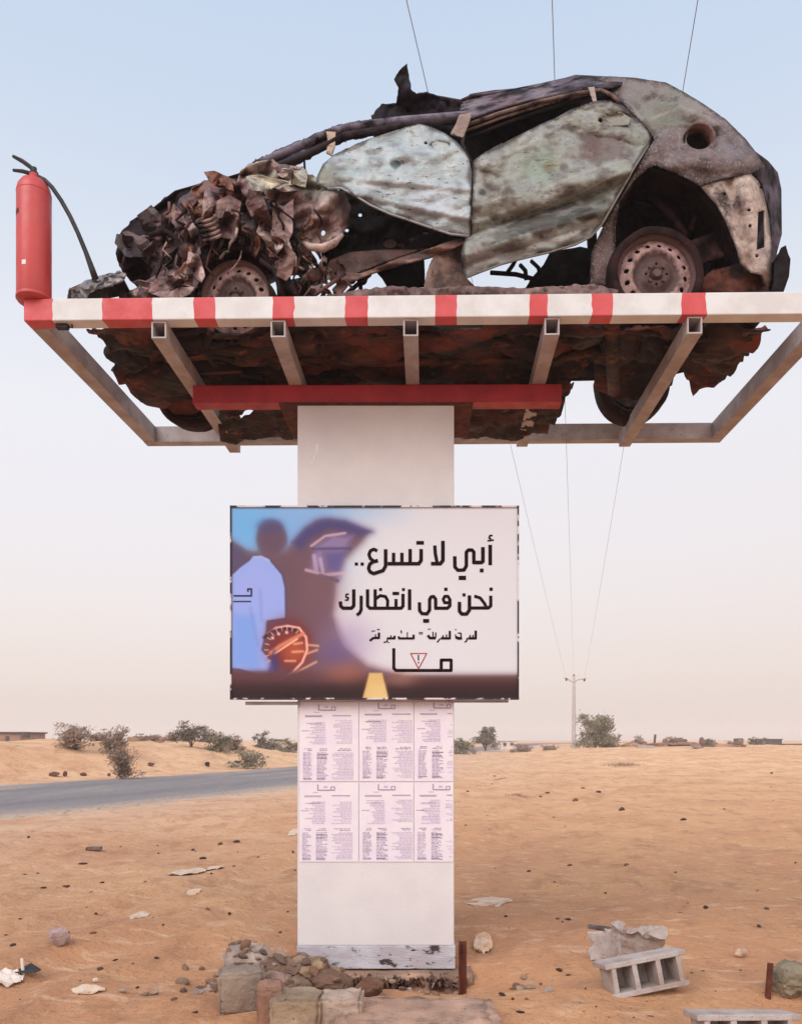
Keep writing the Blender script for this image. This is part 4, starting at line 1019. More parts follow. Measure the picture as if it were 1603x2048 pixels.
pal_m = palette([(16, 9, 9), (34, 20, 20), (60, 38, 38), (30, 18, 18)], .03, 2, spots=[(430, 384, (62, 24), (138, 86, 58), .8), (385, 412, (28, 24), (124, 78, 56), .7), (300, 575, (44, 22), (156, 132, 116), .6), (350, 560, (40, 26), (148, 116, 116), .5), (470, 440, (30, 40), (80, 52, 50), .5)], streak=[(-.2, .06, .012, .1, .5, (52, 32, 32)), (-.3, .055, .01, .25, .65, (120, 92, 88))])
def f(m_):
    sheet(m_, mid_c, lambda x, y: .36+.05*math.sin(x*.045)*math.cos(y*.06)-.05*math.exp(-((x-430)/60)**2-((y-385)/24)**2), pal_m,
          [[(398, 446), (432, 430), (440, 462), (404, 474)], [(566, 500), (586, 480), (606, 520), (600, 556), (582, 560)], [(500, 440), (516, 430), (520, 462), (506, 468)]], 4.5, amp=.06, freq=4.6, cr=.05, cf=6.5, o=4, rag=4, folds=[(-.25, .034, .008, .07)])
part('crushed_front', 'wing', f, 'brown crushed bodywork around the front wheel', .008)
TONE = [(120, 88, 86), (150, 120, 112), (92, 60, 56), (172, 150, 140), (70, 44, 44), (140, 96, 70), (54, 34, 34)]
def f(m_):
    scrap(m_, [(360, 400), (480, 386), (590, 430), (600, 500), (560, 520), (470, 480), (400, 500), (350, 470)], 12, .22, .32, TONE, (24, 50), 3, (9, 20))
    scrap(m_, [(548, 480), (612, 480), (660, 530), (664, 590), (552, 596)], 12, .2, .34, TONE, (20, 44), 9, (7, 14))
    scrap(m_, [(610, 505), (670, 500), (690, 560), (640, 575)], 12, .2, .34, TONE, (16, 34), 15, (4, 9))
part('torn_metal', 'wing', f, 'torn curled shreds of metal', .005, smooth=False)
def shards(mb, region, n, w0, w1, tones, size, seed, asp=(1.7, 3.6), ang=(1.2, 2.0), lift=1.0, th=0):
    """torn plates, each bent along two creases"""
    rnd = random.Random(seed); xs = [p[0] for p in region]; ys = [p[1] for p in region]; k = 0
    while k < n:
        cx_, cy_ = rnd.uniform(min(xs), max(xs)), rnd.uniform(min(ys), max(ys))
        if not inside((cx_, cy_), region): continue
        k += 1; L = rnd.uniform(*size); W = L/rnd.uniform(*asp); a = rnd.uniform(*ang); ca, sa = math.cos(a), math.sin(a)
        ol = []; m = rnd.randint(6, 9)
        for q in range(m):
            t = 2*math.pi*(q+rnd.uniform(-.3, .3))/m; r = rnd.uniform(.5, 1.15)
            u, v = math.cos(t)*L/2*r, math.sin(t)*W/2*r; ol.append((cx_+u*ca-v*sa, cy_+u*sa+v*ca))
        fo = [(rnd.uniform(0, 3.14), rnd.uniform(-.25, .25)*W, rnd.uniform(.7, 1.9)*rnd.choice((-1, 1, 1))) for _ in range(3)]
        cv = rnd.uniform(-.8, .8); gx, gy = rnd.uniform(-.9, .9), rnd.uniform(-.5, .5); wb = rnd.uniform(w0, w1)
        def ww(x, y):
            dx, dy = x-cx_, y-cy_; w = 0
            for fa, fo_, am in fo:
                s_ = dx*math.cos(fa)+dy*math.sin(fa)-fo_; w += am*abs(s_)
            w += cv*(-dx*sa+dy*ca)**2/W*.5+gx*dx+gy*dy
            return wb+max(-.11, min(.16, (w-.25*W*.8)/325*lift))
        c0 = rnd.choice(tones); cc = [tuple(max(8, min(225, x_*f_)) for x_ in c0) for f_ in (.55, .8, 1.0, 1.2)]
        sheet(mb, ol, ww, palette(cc, .05, k*1.7+seed, streak=[(a, .03, .09, .3, .7, (30, 18, 18))]), sp=9, amp=.012, freq=6, cr=.014, cf=7, o=k+seed*3, rag=1.5, jit=.4)
T_PALE = [(186, 160, 154), (166, 136, 132), (204, 186, 178), (150, 118, 116), (136, 106, 106)]
T_MID = [(128, 96, 92), (104, 74, 72), (150, 120, 114), (84, 54, 54), (118, 84, 76), (96, 62, 56)]
T_RUST = [(150, 98, 66), (132, 82, 54), (112, 66, 48), (164, 118, 88)]
T_DARK = [(66, 44, 44), (50, 32, 34), (84, 58, 56), (40, 26, 30)]
for nm, reg, n, w0, w1, tn, sz, sd_, an in (
    ('rusty orange metal folded over the wheel', [(362, 400), (392, 372), (446, 358), (500, 370), (500, 392), (440, 402), (390, 424)], 14, .15, .26, T_RUST, (30, 64), 2, (-.9, .5)),
    (None, [(350, 440), (376, 428), (400, 480), (420, 540), (396, 566), (366, 520)], 14, .16, .30, T_MID+T_PALE[:2], (34, 72), 5, (.8, 1.9)),
    (None, [(420, 404), (500, 396), (530, 410), (536, 500), (500, 486), (452, 478)], 17, .15, .32, T_MID+T_PALE, (30, 78), 8, (1.0, 2.0)),
    (None, [(528, 404), (566, 418), (590, 500), (606, 592), (560, 592), (550, 530)], 17, .15, .30, T_MID+T_PALE[:3], (32, 80), 11, (1.1, 1.8)),
    (None, [(604, 500), (630, 510), (660, 560), (650, 592), (612, 592)], 12, .17, .34, T_MID+T_DARK, (20, 46), 14, (.5, 2.6)),
    ('pale torn plates lying at the nose of the wreck', [(226, 600), (280, 570), (330, 540), (372, 548), (398, 596)], 18, .15, .30, T_PALE+[(158, 134, 112)]+T_MID[:2], (28, 64), 17, (-.9, .6)),
    (None, [(256, 480), (330, 430), (352, 470), (350, 530), (290, 560), (250, 540)], 14, .34, .52, T_DARK, (40, 84), 20, (-.6, 1.2)),
    ('pale folds along the top of the front wing', [(484, 352), (545, 326), (600, 348), (650, 372), (600, 384), (520, 392)], 15, .13, .22, [(196, 178, 168), (176, 152, 144), (186, 178, 158), (160, 132, 126)], (26, 62), 23, (-.3, .5))):
    n = max(5, int(n*.52)); sz = (sz[0]*1.5, sz[1]*1.7)
    def f(m_, reg=reg, n=n, w0=w0, w1=w1, tn=tn, sz=sz, sd_=sd_, an=an): shards(m_, reg, n, w0, w1, tn, sz, sd_, ang=an)
    part('folded_plate', 'wing', f, nm, .005, smooth=False)
def f(m_):
    for k in range(5):                                                       # strut coil
        c = Vector((412+k*3.0, 438+k*9.0)); L = []
        for i in range(13):
            a = math.pi*2*i/12; L.append(Q(c.x+19*math.cos(a), c.y+4*math.sin(a)-6*math.cos(a), .17-.06*math.sin(a)))
        m_.tube(L, .0095, 6, col=lin((150, 122, 118)))
    m_.tube([Q(408, 425, .4), Q(430, 490, .4), Q(450, 540, .42)], .035, 10, col=lin((40, 24, 24)))
    rnd = random.Random(4)
    for k in range(26):
        a = Vector((rnd.uniform(330, 640), rnd.uniform(400, 520))); L = []
        for i in range(6):
            L.append(Q(a.x, a.y, .11+.08*rnd.random())); a += Vector((rnd.uniform(-16, 18), rnd.uniform(2, 20)))
        m_.tube(L, rnd.uniform(.004, .009), 6, col=lin(rnd.choice(TONE)))
    m_.tube([Q(520, 520, .14), Q(548, 540, .13), Q(560, 575, .14), Q(556, 602, .16)], .014, 8, col=lin((40, 26, 28)))
    m_.tube([Q(300, 470, .3), Q(330, 462, .26), Q(352, 474, .24), Q(362, 500, .24), Q(356, 530, .24)], .016, 8, col=lin((46, 30, 34)))
    m_.lathe([(0, -.05), (.05, -.05), (.055, -.03), (.05, .0), (.028, .01), (.026, .03), (0, .03)], Q(372, 500, .2), (-.3, -1, .1), 14, col=lin((96, 70, 66)))
    m_.lathe([(0, -.05), (.04, -.05), (.045, -.02), (.03, .0), (0, .0)], Q(628, 545, .18), (.2, -1, 0), 14, col=lin((84, 58, 54)))
    m_.tube([Q(618, 598, .2), Q(650, 575, .2), Q(672, 560, .22), Q(690, 548, .25)], .012, 7, col=lin((110, 76, 70)))
    m_.tube([Q(642, 600, .24), Q(650, 580, .24)], .014, 7, col=lin((40, 24, 24)))
part('suspension_strut', 'soot', f, thick=0)
def f(m_):
    pal = palette([(96, 94, 102), (140, 138, 142), (176, 174, 174)], .04, 4)
    sheet(m_, [(135, 603), (139, 578), (160, 570), (176, 560), (206, 551), (240, 543), (250, 548), (246, 562), (222, 570), (196, 576), (178, 588), (170, 604), (152, 604)], lambda x, y: .26+.02*math.sin(x*.1), pal, sp=6, jag=.012, jit=.4, amp=.02, freq=6, cr=.02, cf=9, o=3, rag=3)
    sheet(m_, [(196, 574), (212, 570), (216, 604), (204, 604)], .34, pal_dk, sp=4, cr=.01)
    sheet(m_, [(232, 560), (246, 556), (254, 600), (240, 604)], .42, pal_dk, sp=4, cr=.01)
    sweep(m_, [(135, 602), (140, 578), (176, 562), (240, 545)], .28, .46, pal_dk, 4, lambda t: -.02*t, .02, 3, 7)
part('front_bumper', 'wing', f, 'grey torn front bumper stub', .012, smooth=False)

# far side and underbody
def f(m_):
    pal = palette([(24, 16, 16), (46, 30, 28), (70, 48, 44)], .02, 6)
    low = [(430, 640), (470, 560), (560, 520), (760, 500), (980, 500), (1180, 500), (1300, 520), (1380, 640), (1300, 660), (430, 665)]
    sheet(m_, [(x, y+100) for x, y in low], 1.74, pal, sp=9, amp=.05, freq=3, cr=.03, o=4)
    for a, b in (((560, 600), (760, 470)), ((905, 610), (930, 430)), ((1190, 610), (1180, 420))):
        m_.tube([Q(a[0], a[1], 1.74), Q((a[0]+b[0])/2, (a[1]+b[1])/2, 1.72), Q(b[0], b[1], 1.66)], .035, 8, col=lin((40, 26, 26)))
part('far_side', 'soot', f, 'scorched body side away from the viewer', .012)
def f(m_):
    sheet(m_, [(1228, 420), (1240, 395), (1268, 355), (1300, 325), (1400, 362), (1450, 430), (1480, 510), (1545, 560), (1545, 610), (1228, 610)], lambda x, y: .62+.06*math.sin(x*.05), pal_in, sp=6, amp=.04, cr=.03, o=5)
    sweep(m_, [(1226, 470), (1232, 420), (1266, 364), (1298, 336), (1350, 348), (1398, 374), (1440, 425), (1470, 495)], .30, .64, palette([(30, 16, 16), (52, 30, 28)], .02, 2), 6, lambda t: .02*t, .02, 4, 2)
    sheet(m_, [(1352, 506), (1384, 480), (1432, 462), (1462, 490), (1452, 512), (1406, 526), (1394, 552), (1372, 540)], .44, palette([(58, 34, 34), (88, 58, 56)], .03, 2), sp=5, amp=.03, cr=.03, o=7)
    sheet(m_, [(1392, 604), (1398, 562), (1424, 540), (1478, 528), (1520, 552), (1540, 584), (1542, 606)], .34, palette([(52, 26, 22), (92, 52, 40), (64, 36, 32)], .03, 3), sp=5, amp=.04, cr=.03, o=9)
    m_.tube([Q(1300, 392, .5), Q(1340, 430, .48), Q(1370, 470, .46)], .02, 8, col=lin((54, 32, 32)))
    m_.tube([Q(1430, 400, .5), Q(1395, 420, .5), Q(1380, 460, .5)], .015, 8, col=lin((60, 38, 36)))
part('wheel_housing', 'soot', f, 'dark wheel housing behind the rear wheel', .01)
pal_u = palette([(52, 22, 20), (92, 42, 36), (118, 62, 48), (74, 34, 30)], .012, 3, spots=[(240, 690, (50, 40), (92, 66, 46), .6), (760, 690, (160, 44), (112, 62, 42), .6), (1000, 700, (120, 50), (96, 56, 44), .5), (1222, 710, (22, 80), (120, 66, 36), .6)], mul=(.95, .82, .8))
floor_o = [(172, 652), (190, 672), (232, 700), (236, 722), (222, 742), (228, 762), (262, 792), (300, 806), (352, 832), (420, 830), (600, 812), (905, 812), (1105, 850), (1128, 812), (1146, 786), (1140, 770), (1160, 752), (1188, 738), (1186, 796), (1240, 800), (1330, 790), (1350, 740), (1362, 734), (1376, 770), (1385, 786), (1404, 774), (1440, 768), (1462, 744), (1502, 704), (1530, 665), (1540, 652), (562, 652), (540, 664), (505, 672), (455, 672), (418, 664), (398, 652)]
def zf(x, y): return 4.04+.10*math.exp(-((x-400)/170)**2)*sstep(650, 690, y)*(1-sstep(740, 800, y))+.09*math.exp(-((x-1300)/110)**2)*sstep(650, 690, y)*(1-sstep(740, 800, y))
def f(m_):
    flat_sheet(m_, floor_o, zf, pal_u, [circle(497, 830, 3, 2, 6)], 6, amp=.075, freq=2.4, cr=.05, cf=3.2, o=2, rag=3)
    for v in m_.v:
        if v.z < 4.018: v.z = 4.018+(v.z-4.018)*.15
fl = part('floor_pan', 'under', f, 'rusted buckled underbody', .008)
def lump(px, py, sx, sy, sz, seed, col):
    def f(m_):
        bm = bmesh.new(); bmesh.ops.create_icosphere(bm, subdivisions=4, radius=1); rn = random.Random(seed); pl = []
        for k in range(11):
            n = Vector((rn.gauss(0, 1), rn.gauss(0, 1), rn.gauss(0, 1))).normalized(); pl.append((n, rn.uniform(.55, .95)))
        g = G(px, py, 4.06); V = []
        for v in bm.verts:
            r = min([1.0]+[h_/v.co.dot(n) for n, h_ in pl if v.co.dot(n) > .01]); p = v.co*r*(1+.10*crease(v.co, 3, seed, 3)+.08*fbm(v.co, 2, seed))
            V.append(Vector((p.x*sx, p.y*sy, p.z*sz)))
        lo = min(v.z for v in V)
        m_.add([v+Vector((g.x, g.y, 4.016-lo)) for v in V], [[v.index for v in q.verts] for q in bm.faces], 0, [tuple(Vector(lin(col))*max(.3, .7+.6*fbm(v, 4, seed))) for v in V]); bm.free()
    part('engine_lump', 'under', f, thick=0)
for k, (a, b, sx, sy, sz, c) in enumerate(((300, 690, .26, .16, .14, (96, 62, 50)), (255, 735, .14, .20, .12, (84, 50, 42)), (390, 700, .20, .22, .16, (70, 42, 36)), (500, 715, .30, .20, .15, (100, 60, 46)), (420, 755, .34, .16, .14, (60, 32, 28)), (330, 770, .26, .18, .12, (88, 44, 36)),
        (620, 690, .14, .14, .10, (104, 66, 52)), (1240, 700, .18, .34, .14, (96, 52, 34)), (1310, 700, .16, .26, .16, (54, 26, 24)), (1440, 690, .24, .30, .12, (62, 28, 24)), (1170, 680, .14, .20, .10, (104, 60, 44)), (930, 700, .5, .12, .10, (92, 52, 40)), (740, 715, .42, .14, .09, (110, 66, 48)))):
    lump(a, b, sx, sy, sz, 200+k, c)
def f(m_):
    c = lin((84, 48, 36))
    def T(pts, r, col=c): m_.tube([G(x, y, z) for x, y, z in pts], r, 9, col=col)
    T([(320, 690, 4.06), (480, 700, 4.05), (560, 690, 4.07), (640, 700, 4.06)], .035, lin((60, 34, 28)))       # steering rack and arms
    T([(600, 716, 4.06), (760, 724, 4.06), (930, 720, 4.06), (1080, 722, 4.07), (1200, 700, 4.08)], .028, lin((112, 64, 44)))
    T([(610, 678, 4.07), (800, 670, 4.07), (1000, 676, 4.07), (1180, 668, 4.08)], .03, lin((96, 54, 40)))
    T([(1222, 640, 4.06), (1224, 700, 4.06), (1228, 780, 4.06)], .05, lin((104, 58, 34)))
    T([(1240, 690, 4.1), (1300, 700, 4.1), (1340, 720, 4.1)], .04, lin((50, 26, 22)))
    T([(420, 660, 4.06), (410, 700, 4.06), (440, 740, 4.08)], .03, lin((50, 34, 34)))
    T([(640, 745, 4.08), (900, 748, 4.08), (1100, 742, 4.08)], .045, lin((30, 16, 14)))
    for k in range(40):
        rnd = random.Random(k+70); x = rnd.uniform(240, 1480); y = rnd.uniform(648, 770)
        if not inside((x, y), floor_o): continue
        L = rnd.uniform(20, 90); a = rnd.uniform(-.5, .5); pts = [(x+L*t*math.cos(a), y+L*t*math.sin(a)*.5, 4.03+.03*rnd.random()) for t in (0, .3, .6, 1)]
        pts = [p for p in pts if inside(p[:2], floor_o)]
        if len(pts) > 2: T(pts, rnd.uniform(.006, .022), lin(rnd.choice([(96, 58, 44), (60, 34, 28), (120, 74, 50), (40, 24, 22)])))
part('exhaust_and_axles', 'under', f, thick=0)
def f(m_):
    flat_sheet(m_, [(436, 846), (440, 802), (596, 806), (596, 879), (520, 878), (470, 884), (440, 880)], 3.90, palette([(40, 18, 16), (70, 34, 28), (52, 26, 24)], .02, 2), [[(478, 830), (494, 822), (510, 824), (500, 832), (482, 835)], ], 5, amp=.02, freq=5, cr=.03, cf=6, o=4, rag=2)
part('hanging_tray', 'under', f, 'rusted floor plate hanging left of the pillar', .008)
def f(m_):
    flat_sheet(m_, [(904, 806), (1080, 806), (1130, 804), (1112, 840), (1100, 852), (1094, 874), (1050, 872), (1040, 879), (904, 879)], 3.90, palette([(40, 18, 14), (72, 36, 28), (56, 26, 22)], .02, 5), [], 5, amp=.02, freq=5, cr=.03, cf=6, o=6, rag=2)
part('hanging_tray', 'under', f, 'rusted floor plate hanging right of the pillar', .008)

# wheels
def wheel(center, axis, r, dirt, name='wheel', tyre=True, seed=1):
    ax = Vector(axis).normalized(); t = Vector((0, 0, 1)); rt = ax.cross(t).normalized(); up = rt.cross(ax).normalized()
    c0 = Vector(center)
    wl = MB()
    wl.lathe([(r*.98, .02), (r, .0), (r*.95, -.01), (r*.90, -.025), (r*.86, -.09), (r*.88, -.15), (r*.97, -.17)], c0, ax, 40, col=dirt)
    o = wl.build(name, M['rim'], car, smooth=True); o['label'] = 'bare scorched steel wheel'; WL[o.name] = WL[car.name]
    d = MB(); holes = [circle(.74*r*math.cos(2*math.pi*(k+.3)/16), .74*r*math.sin(2*math.pi*(k+.3)/16), .062*r, n=8) for k in range(16)]
    holes += [circle(.26*r*math.cos(2*math.pi*k/4), .26*r*math.sin(2*math.pi*k/4), .035*r, n=6) for k in range(4)]
    vs, fs = fill2d(circle(0, 0, r*.91, n=40), holes, r*.07)
    def prof(q):
        q = q/r
        return -.03+(.026*sstep(.9, .62, q))-.02*sstep(.60, .52, q)+.022*sstep(.40, .32, q)-.03*sstep(.16, .12, q)
    V = []; C = []
    for p in vs:
        q = math.hypot(p[0], p[1]); V.append(c0+rt*p[0]+up*p[1]+ax*(prof(q)+.003*fn((p[0]*9, p[1]*9, seed))))
        C.append(tuple(Vector(lin((150, 118, 114))) if q > .60*r else Vector(lin((62, 36, 34)))))
    d.add(V, fs, 0, C); d.build('rim', M['rim'], o, smooth=True, thick=.006)
    h = MB(); h.lathe([(0, -.15), (r*.8, -.15)], c0, ax, 24, col=(.008, .006, .006))
    h.lathe([(0, .02), (r*.10, .02), (r*.13, .0), (r*.14, -.05)], c0, ax, 16, col=lin((84, 56, 50)))
    for k in range(4):
        a = 2*math.pi*(k+.5)/4; h.lathe([(0, .014), (.011, .014), (.011, -.02)], c0+rt*.24*r*math.cos(a)+up*.24*r*math.sin(a), ax, 6, col=lin((60, 40, 36)))
    h.build('hub', M['rim'], o, smooth=False)
    if tyre:
        ty = MB(); prf = [(r*.97, .015), (r*1.10, .03), (r*1.22, .02), (r*1.27, -.02), (r*1.27, -.14), (r*1.2, -.18), (r*.98, -.17)]
        n = 40; V = []; Fc = []; C = []; prf = [(a*(.95 if a > r*1.1 else 1), b) for a, b in prf]
        for rad, hh_ in prf:
            for k in range(n):
                a = 2*math.pi*k/n; j = 1+.03*noise.noise(Vector((math.cos(a)*2, math.sin(a)*2, seed+rad*3)))
                V.append(c0+ax*hh_+(rt*math.cos(a)+up*math.sin(a))*rad*j); C.append(lin((46, 24, 23)))
        for i in range(len(prf)-1):
            for k in range(n):
                k2 = (k+1) % n; Fc.append((i*n+k, i*n+k2, (i+1)*n+k2, (i+1)*n+k))
        ty.add(V, Fc, 0, C); ty.build('tyre', M['soot'], o, smooth=True)
    return o
wheel(Q(1312, 548, .24), (.03, -1, .02), 80/F*5.09, lin((84, 56, 54)), seed=2)
wheel(Q(472, 597, .25), (-.16, -1, -.10), 73/F*5.10, lin((104, 76, 72)), tyre=False, seed=3)
def f(m_):
    c0 = Q(474, 590, .34); m_.lathe([(.262, -.13), (.31, -.10), (.315, -.02), (.29, .02), (.262, .0)], c0, (-.10, -1, -.06), 40, col=lin((58, 30, 28)))
    for v in m_.v:
        if v.z < c0.z-.18: v.z = c0.z-.18
part('burnt_tyre', 'soot', f, thick=.01)
fw = Vector((1.60, 6.50, 4.27)); wheel(fw, (0, 1, 0), .235, lin((60, 36, 34)), seed=5)
wheel(Vector((-1.77, 6.42, 4.205)), (.15, 1, .1), .235, lin((60, 36, 32)), seed=6)

# ------------------------------------------------------------------ power line
pole_b = on_ground(1147, 96)
pole = empty('power_pole', pole_b, 'slim pale power pole with a cross arm beside the bushy tree', 'power pole')
top_z = P(1147, 1352, 96).z
mb = MB(); mb.tube([pole_b-Vector((0, 0, .2)), Vector((pole_b.x, 96, (pole_b.z+top_z)/2)), Vector((pole_b.x, 96, top_z))], [.27, .22, .15], 8); mb.build('mast', M['galv'], pole)
mb = MB(); ins = [P(1132, 1361, 96), P(1147, 1354, 96), P(1168, 1362, 96)]
cz = P(1147, 1365, 96)
mb.tube([P(1128, 1356, 96), P(1136, 1359, 96), P(1147, 1366, 96)], .085, 6); mb.tube([P(1172, 1357, 96), P(1164, 1358, 96), P(1154, 1360, 96), P(1147, 1366, 96)], .085, 6); mb.build('cross_arm', M['galv'], pole)
def insul(p): 
    m_ = MB(); m_.lathe([(0, -.05), (.09, -.05), (.14, .05), (.08, .12), (.14, .2), (.07, .3), (0, .3)], p, (0, 0, 1), 8); m_.build('insulator', M['tin'], pole)
for p in ins: insul(p)
for k, (e, lb) in enumerate(((815, 'left one of the three overhead wires'), (1104, 'middle one of the three overhead wires, over the roof'), (1393, 'right one of the three overhead wires, above the tail'))):
    a = ins[k]+Vector((0, 0, .2)); b = P(e, 0, 8.6); d = b-a; c = a+d*1.35
    mb = MB(); N = 60; L = []
    for i in range(N+1):
        t = i/N; p = a.lerp(c, t); p.z -= .9*4*t*(1-t)*.35; L.append(p)
    # keep the wire through the crossing point above the camera
    dz = min(L, key=lambda p: abs(p.y-b.y)); off = b.z-dz.z
    for i, p in enumerate(L): p.z += off*(i/N)*1.0
    mb.tube(L, [.006-.002*i/N for i in range(N+1)], 6)
    o = mb.build('overhead_wire', M['wire'], None, origin=a)
    tag(o, lb, 'wire', 'overhead wires')

# ------------------------------------------------------------------ shrubs and trees
def shrub(name, px, py, hpx, wpx, Y, leaf, label, cat='shrub', n=2600, bare=.3, seed=1, trunk=.25, group=None, up=0.0):
    rnd = random.Random(seed)
    b = P(px, py, Y); b.z = hgt(b.x, b.y)-.03; H = hpx/F*Y; W = wpx/F*Y
    th = empty(name, b, label, cat, group)
    tr = MB(); cl = []
    for k in range(9):
        a = rnd.uniform(0, 6.283); rr_ = rnd.uniform(.12, .5)*W; L = []
        tipz = H*rnd.uniform(.55, .95); tip = b+Vector((math.cos(a)*rr_, math.sin(a)*rr_, tipz))
        for i in range(6):
            t = i/5; L.append(b+Vector((math.cos(a)*rr_*t**1.3, math.sin(a)*rr_*t**1.3, tipz*t**.8))+Vector((rnd.uniform(-.03, .03), rnd.uniform(-.03, .03), 0))*H*(t > 0))
        r0 = H*.022; tr.tube(L, [r0*(1-.8*i/5) for i in range(6)], 5)
        cl += [L[3], L[4], L[5]]
        for _ in range(4):
            s = L[rnd.randint(2, 5)]; e_ = s+Vector((rnd.uniform(-.22, .22)*W, rnd.uniform(-.22, .22)*W, rnd.uniform(0, .25)*H))
            tr.tube([s, s.lerp(e_, .5)+Vector((0, 0, .03*H)), e_], [r0*.4, r0*.25, r0*.1], 4); cl.append(e_)
    lf = MB(); lumps = [(rnd.choice(cl)+Vector((rnd.gauss(0, .06)*W, rnd.gauss(0, .06)*W, rnd.gauss(0, .05)*H)), rnd.uniform(.08, .18)) for _ in range(42)]
    if trunk < .1: lumps += [(b+Vector((rnd.uniform(-.46, .46)*W, rnd.uniform(-.4, .4)*W, rnd.uniform(.06, .35)*H)), rnd.uniform(.1, .18)) for _ in range(26)]
    elif cat == 'shrub': lumps += [(b+Vector((rnd.gauss(0, .2)*W, rnd.gauss(0, .2)*W, rnd.uniform(.1, .7)*H)), rnd.uniform(.12, .22)) for _ in range(26)]
    if cat == 'shrub' and leaf == 'leaf_dry':
        for _ in range(110):
            a = rnd.uniform(0, 6.28); e_ = rnd.uniform(.25, 1.45); r_ = rnd.uniform(.35, .62); tip = b+Vector((math.cos(a)*math.cos(e_)*r_*W, math.sin(a)*math.cos(e_)*r_*W, math.sin(e_)*H*r_*1.75)); m0 = b.lerp(tip, .5)+Vector((rnd.gauss(0, .03)*W, 0, .05*H)); tr.tube([b, m0, tip], [H*.008, H*.006, H*.003], 4)
    V = []; Fc = []; s0 = max(.028, 2.0/F*Y*.9)
    for i in range(n):
        c, rd_ = lumps[rnd.randrange(len(lumps))]
        d = Vector((rnd.gauss(0, 1), rnd.gauss(0, 1), rnd.gauss(0, .8)))*rd_*.55; p = c+Vector((d.x*W, d.y*W, d.z*H))
        if p.z < b.z+.02*H: continue
        n1 = Vector((rnd.uniform(-1, 1), rnd.uniform(-1, 1), rnd.uniform(-1, 1))).normalized(); t_ = n1.orthogonal().normalized(); u_ = n1.cross(t_)
        s = s0*rnd.uniform(.5, 1.2); el_ = rnd.uniform(1, 2.2); k = len(V)
        V += [p-t_*s*el_, p+u_*s*.6, p+t_*s*el_, p-u_*s*.6]; Fc.append((k, k+1, k+2, k+3))
    tr.build('trunk', M['bark'], th)
    lf.add(V, Fc); lf.build('crown', M[leaf], th)
    return th
TB = 'shrubs and trees beyond the road and sand'
shrub('dry_shrub', 150, 1492, 48, 78, 36, 'leaf_dry', 'dry twiggy rounded shrub on the sand bank, next to the water tank', n=2000, seed=1, group=TB)
shrub('dry_shrub', 228, 1492, 50, 62, 37, 'leaf_dry', 'dry shrub with greyish crown standing directly above the roadside bush', n=2000, seed=2, group=TB)
shrub('roadside_bush', 246, 1540, 66, 54, 31, 'leaf_dry', 'brown bush at the foot of the sand bank beside the road', n=1900, seed=3, group=TB)
shrub('acacia_tree', 382, 1486, 44, 84, 45, 'leaf_olive', 'dark loose crowned tree, tallest on the bank left of the pillar', 'tree', n=2200, seed=4, group=TB)
shrub('acacia_tree', 440, 1489, 40, 54, 46, 'leaf_green', 'rounded grey green tree right of the dark loose crowned tree', 'tree', n=2400, seed=5, group=TB, trunk=.05)
shrub('low_shrub', 494, 1516, 38, 70, 42, 'leaf_green', 'low spreading shrub sloping down the end of the bank', n=1800, seed=6, group=TB, trunk=.05)
shrub('low_shrub', 524, 1497, 30, 30, 60, 'leaf_olive', 'small grey shrub beside the tiny pale hut', n=900, seed=7, group=TB, trunk=.05)
shrub('low_shrub', 578, 1513, 26, 44, 62, 'leaf_green', 'low green shrub half hidden behind the pillar\'s left edge', n=1200, seed=8, group=TB, trunk=.05)
shrub('acacia_tree', 970, 1500, 44, 52, 96, 'leaf_olive', 'dark flat topped tree close to the pillar\'s right edge', 'tree', n=2600, seed=9, group=TB)
shrub('low_shrub', 928, 1509, 30, 46, 80, 'leaf_green', 'low shrub beneath the dark flat topped tree', n=1500, seed=10, group=TB, trunk=.05)
shrub('bushy_tree', 1190, 1510, 70, 76, 88, 'leaf_green', 'large rounded grey green bush beside the power pole', 'bush', n=6500, seed=11, group=TB, trunk=.05)
for k, (px, py, h_, w_, Y, lf_, lb) in enumerate(((300, 1492, 16, 60, 48, 'leaf_dry', 'low brown scrub in front of the long low mud wall'), (350, 1490, 18, 44, 50, 'leaf_dry', 'low brown scrub at the foot of the dark loose crowned tree'),
        (196, 1493, 18, 40, 44, 'leaf_dry', 'low brown scrub between the two dry shrubs'), (412, 1490, 22, 40, 52, 'leaf_olive', 'low dark scrub between the two trees on the bank'), (470, 1500, 26, 40, 48, 'leaf_dry', 'brownish scrub on the slope right of the rounded tree'),
        (548, 1508, 20, 46, 66, 'leaf_green', 'low green scrub in front of the tiny pale hut'), (915, 1512, 26, 30, 84, 'leaf_dry', 'brown scrub touching the pillar\'s right edge'), (1218, 1509, 26, 40, 90, 'leaf_dry', 'brown scrub at the right foot of the large rounded bush'))):
    shrub('scrub_bush', px, py, h_, w_, Y, lf_, lb, n=900, seed=30+k, group=TB, trunk=.05)

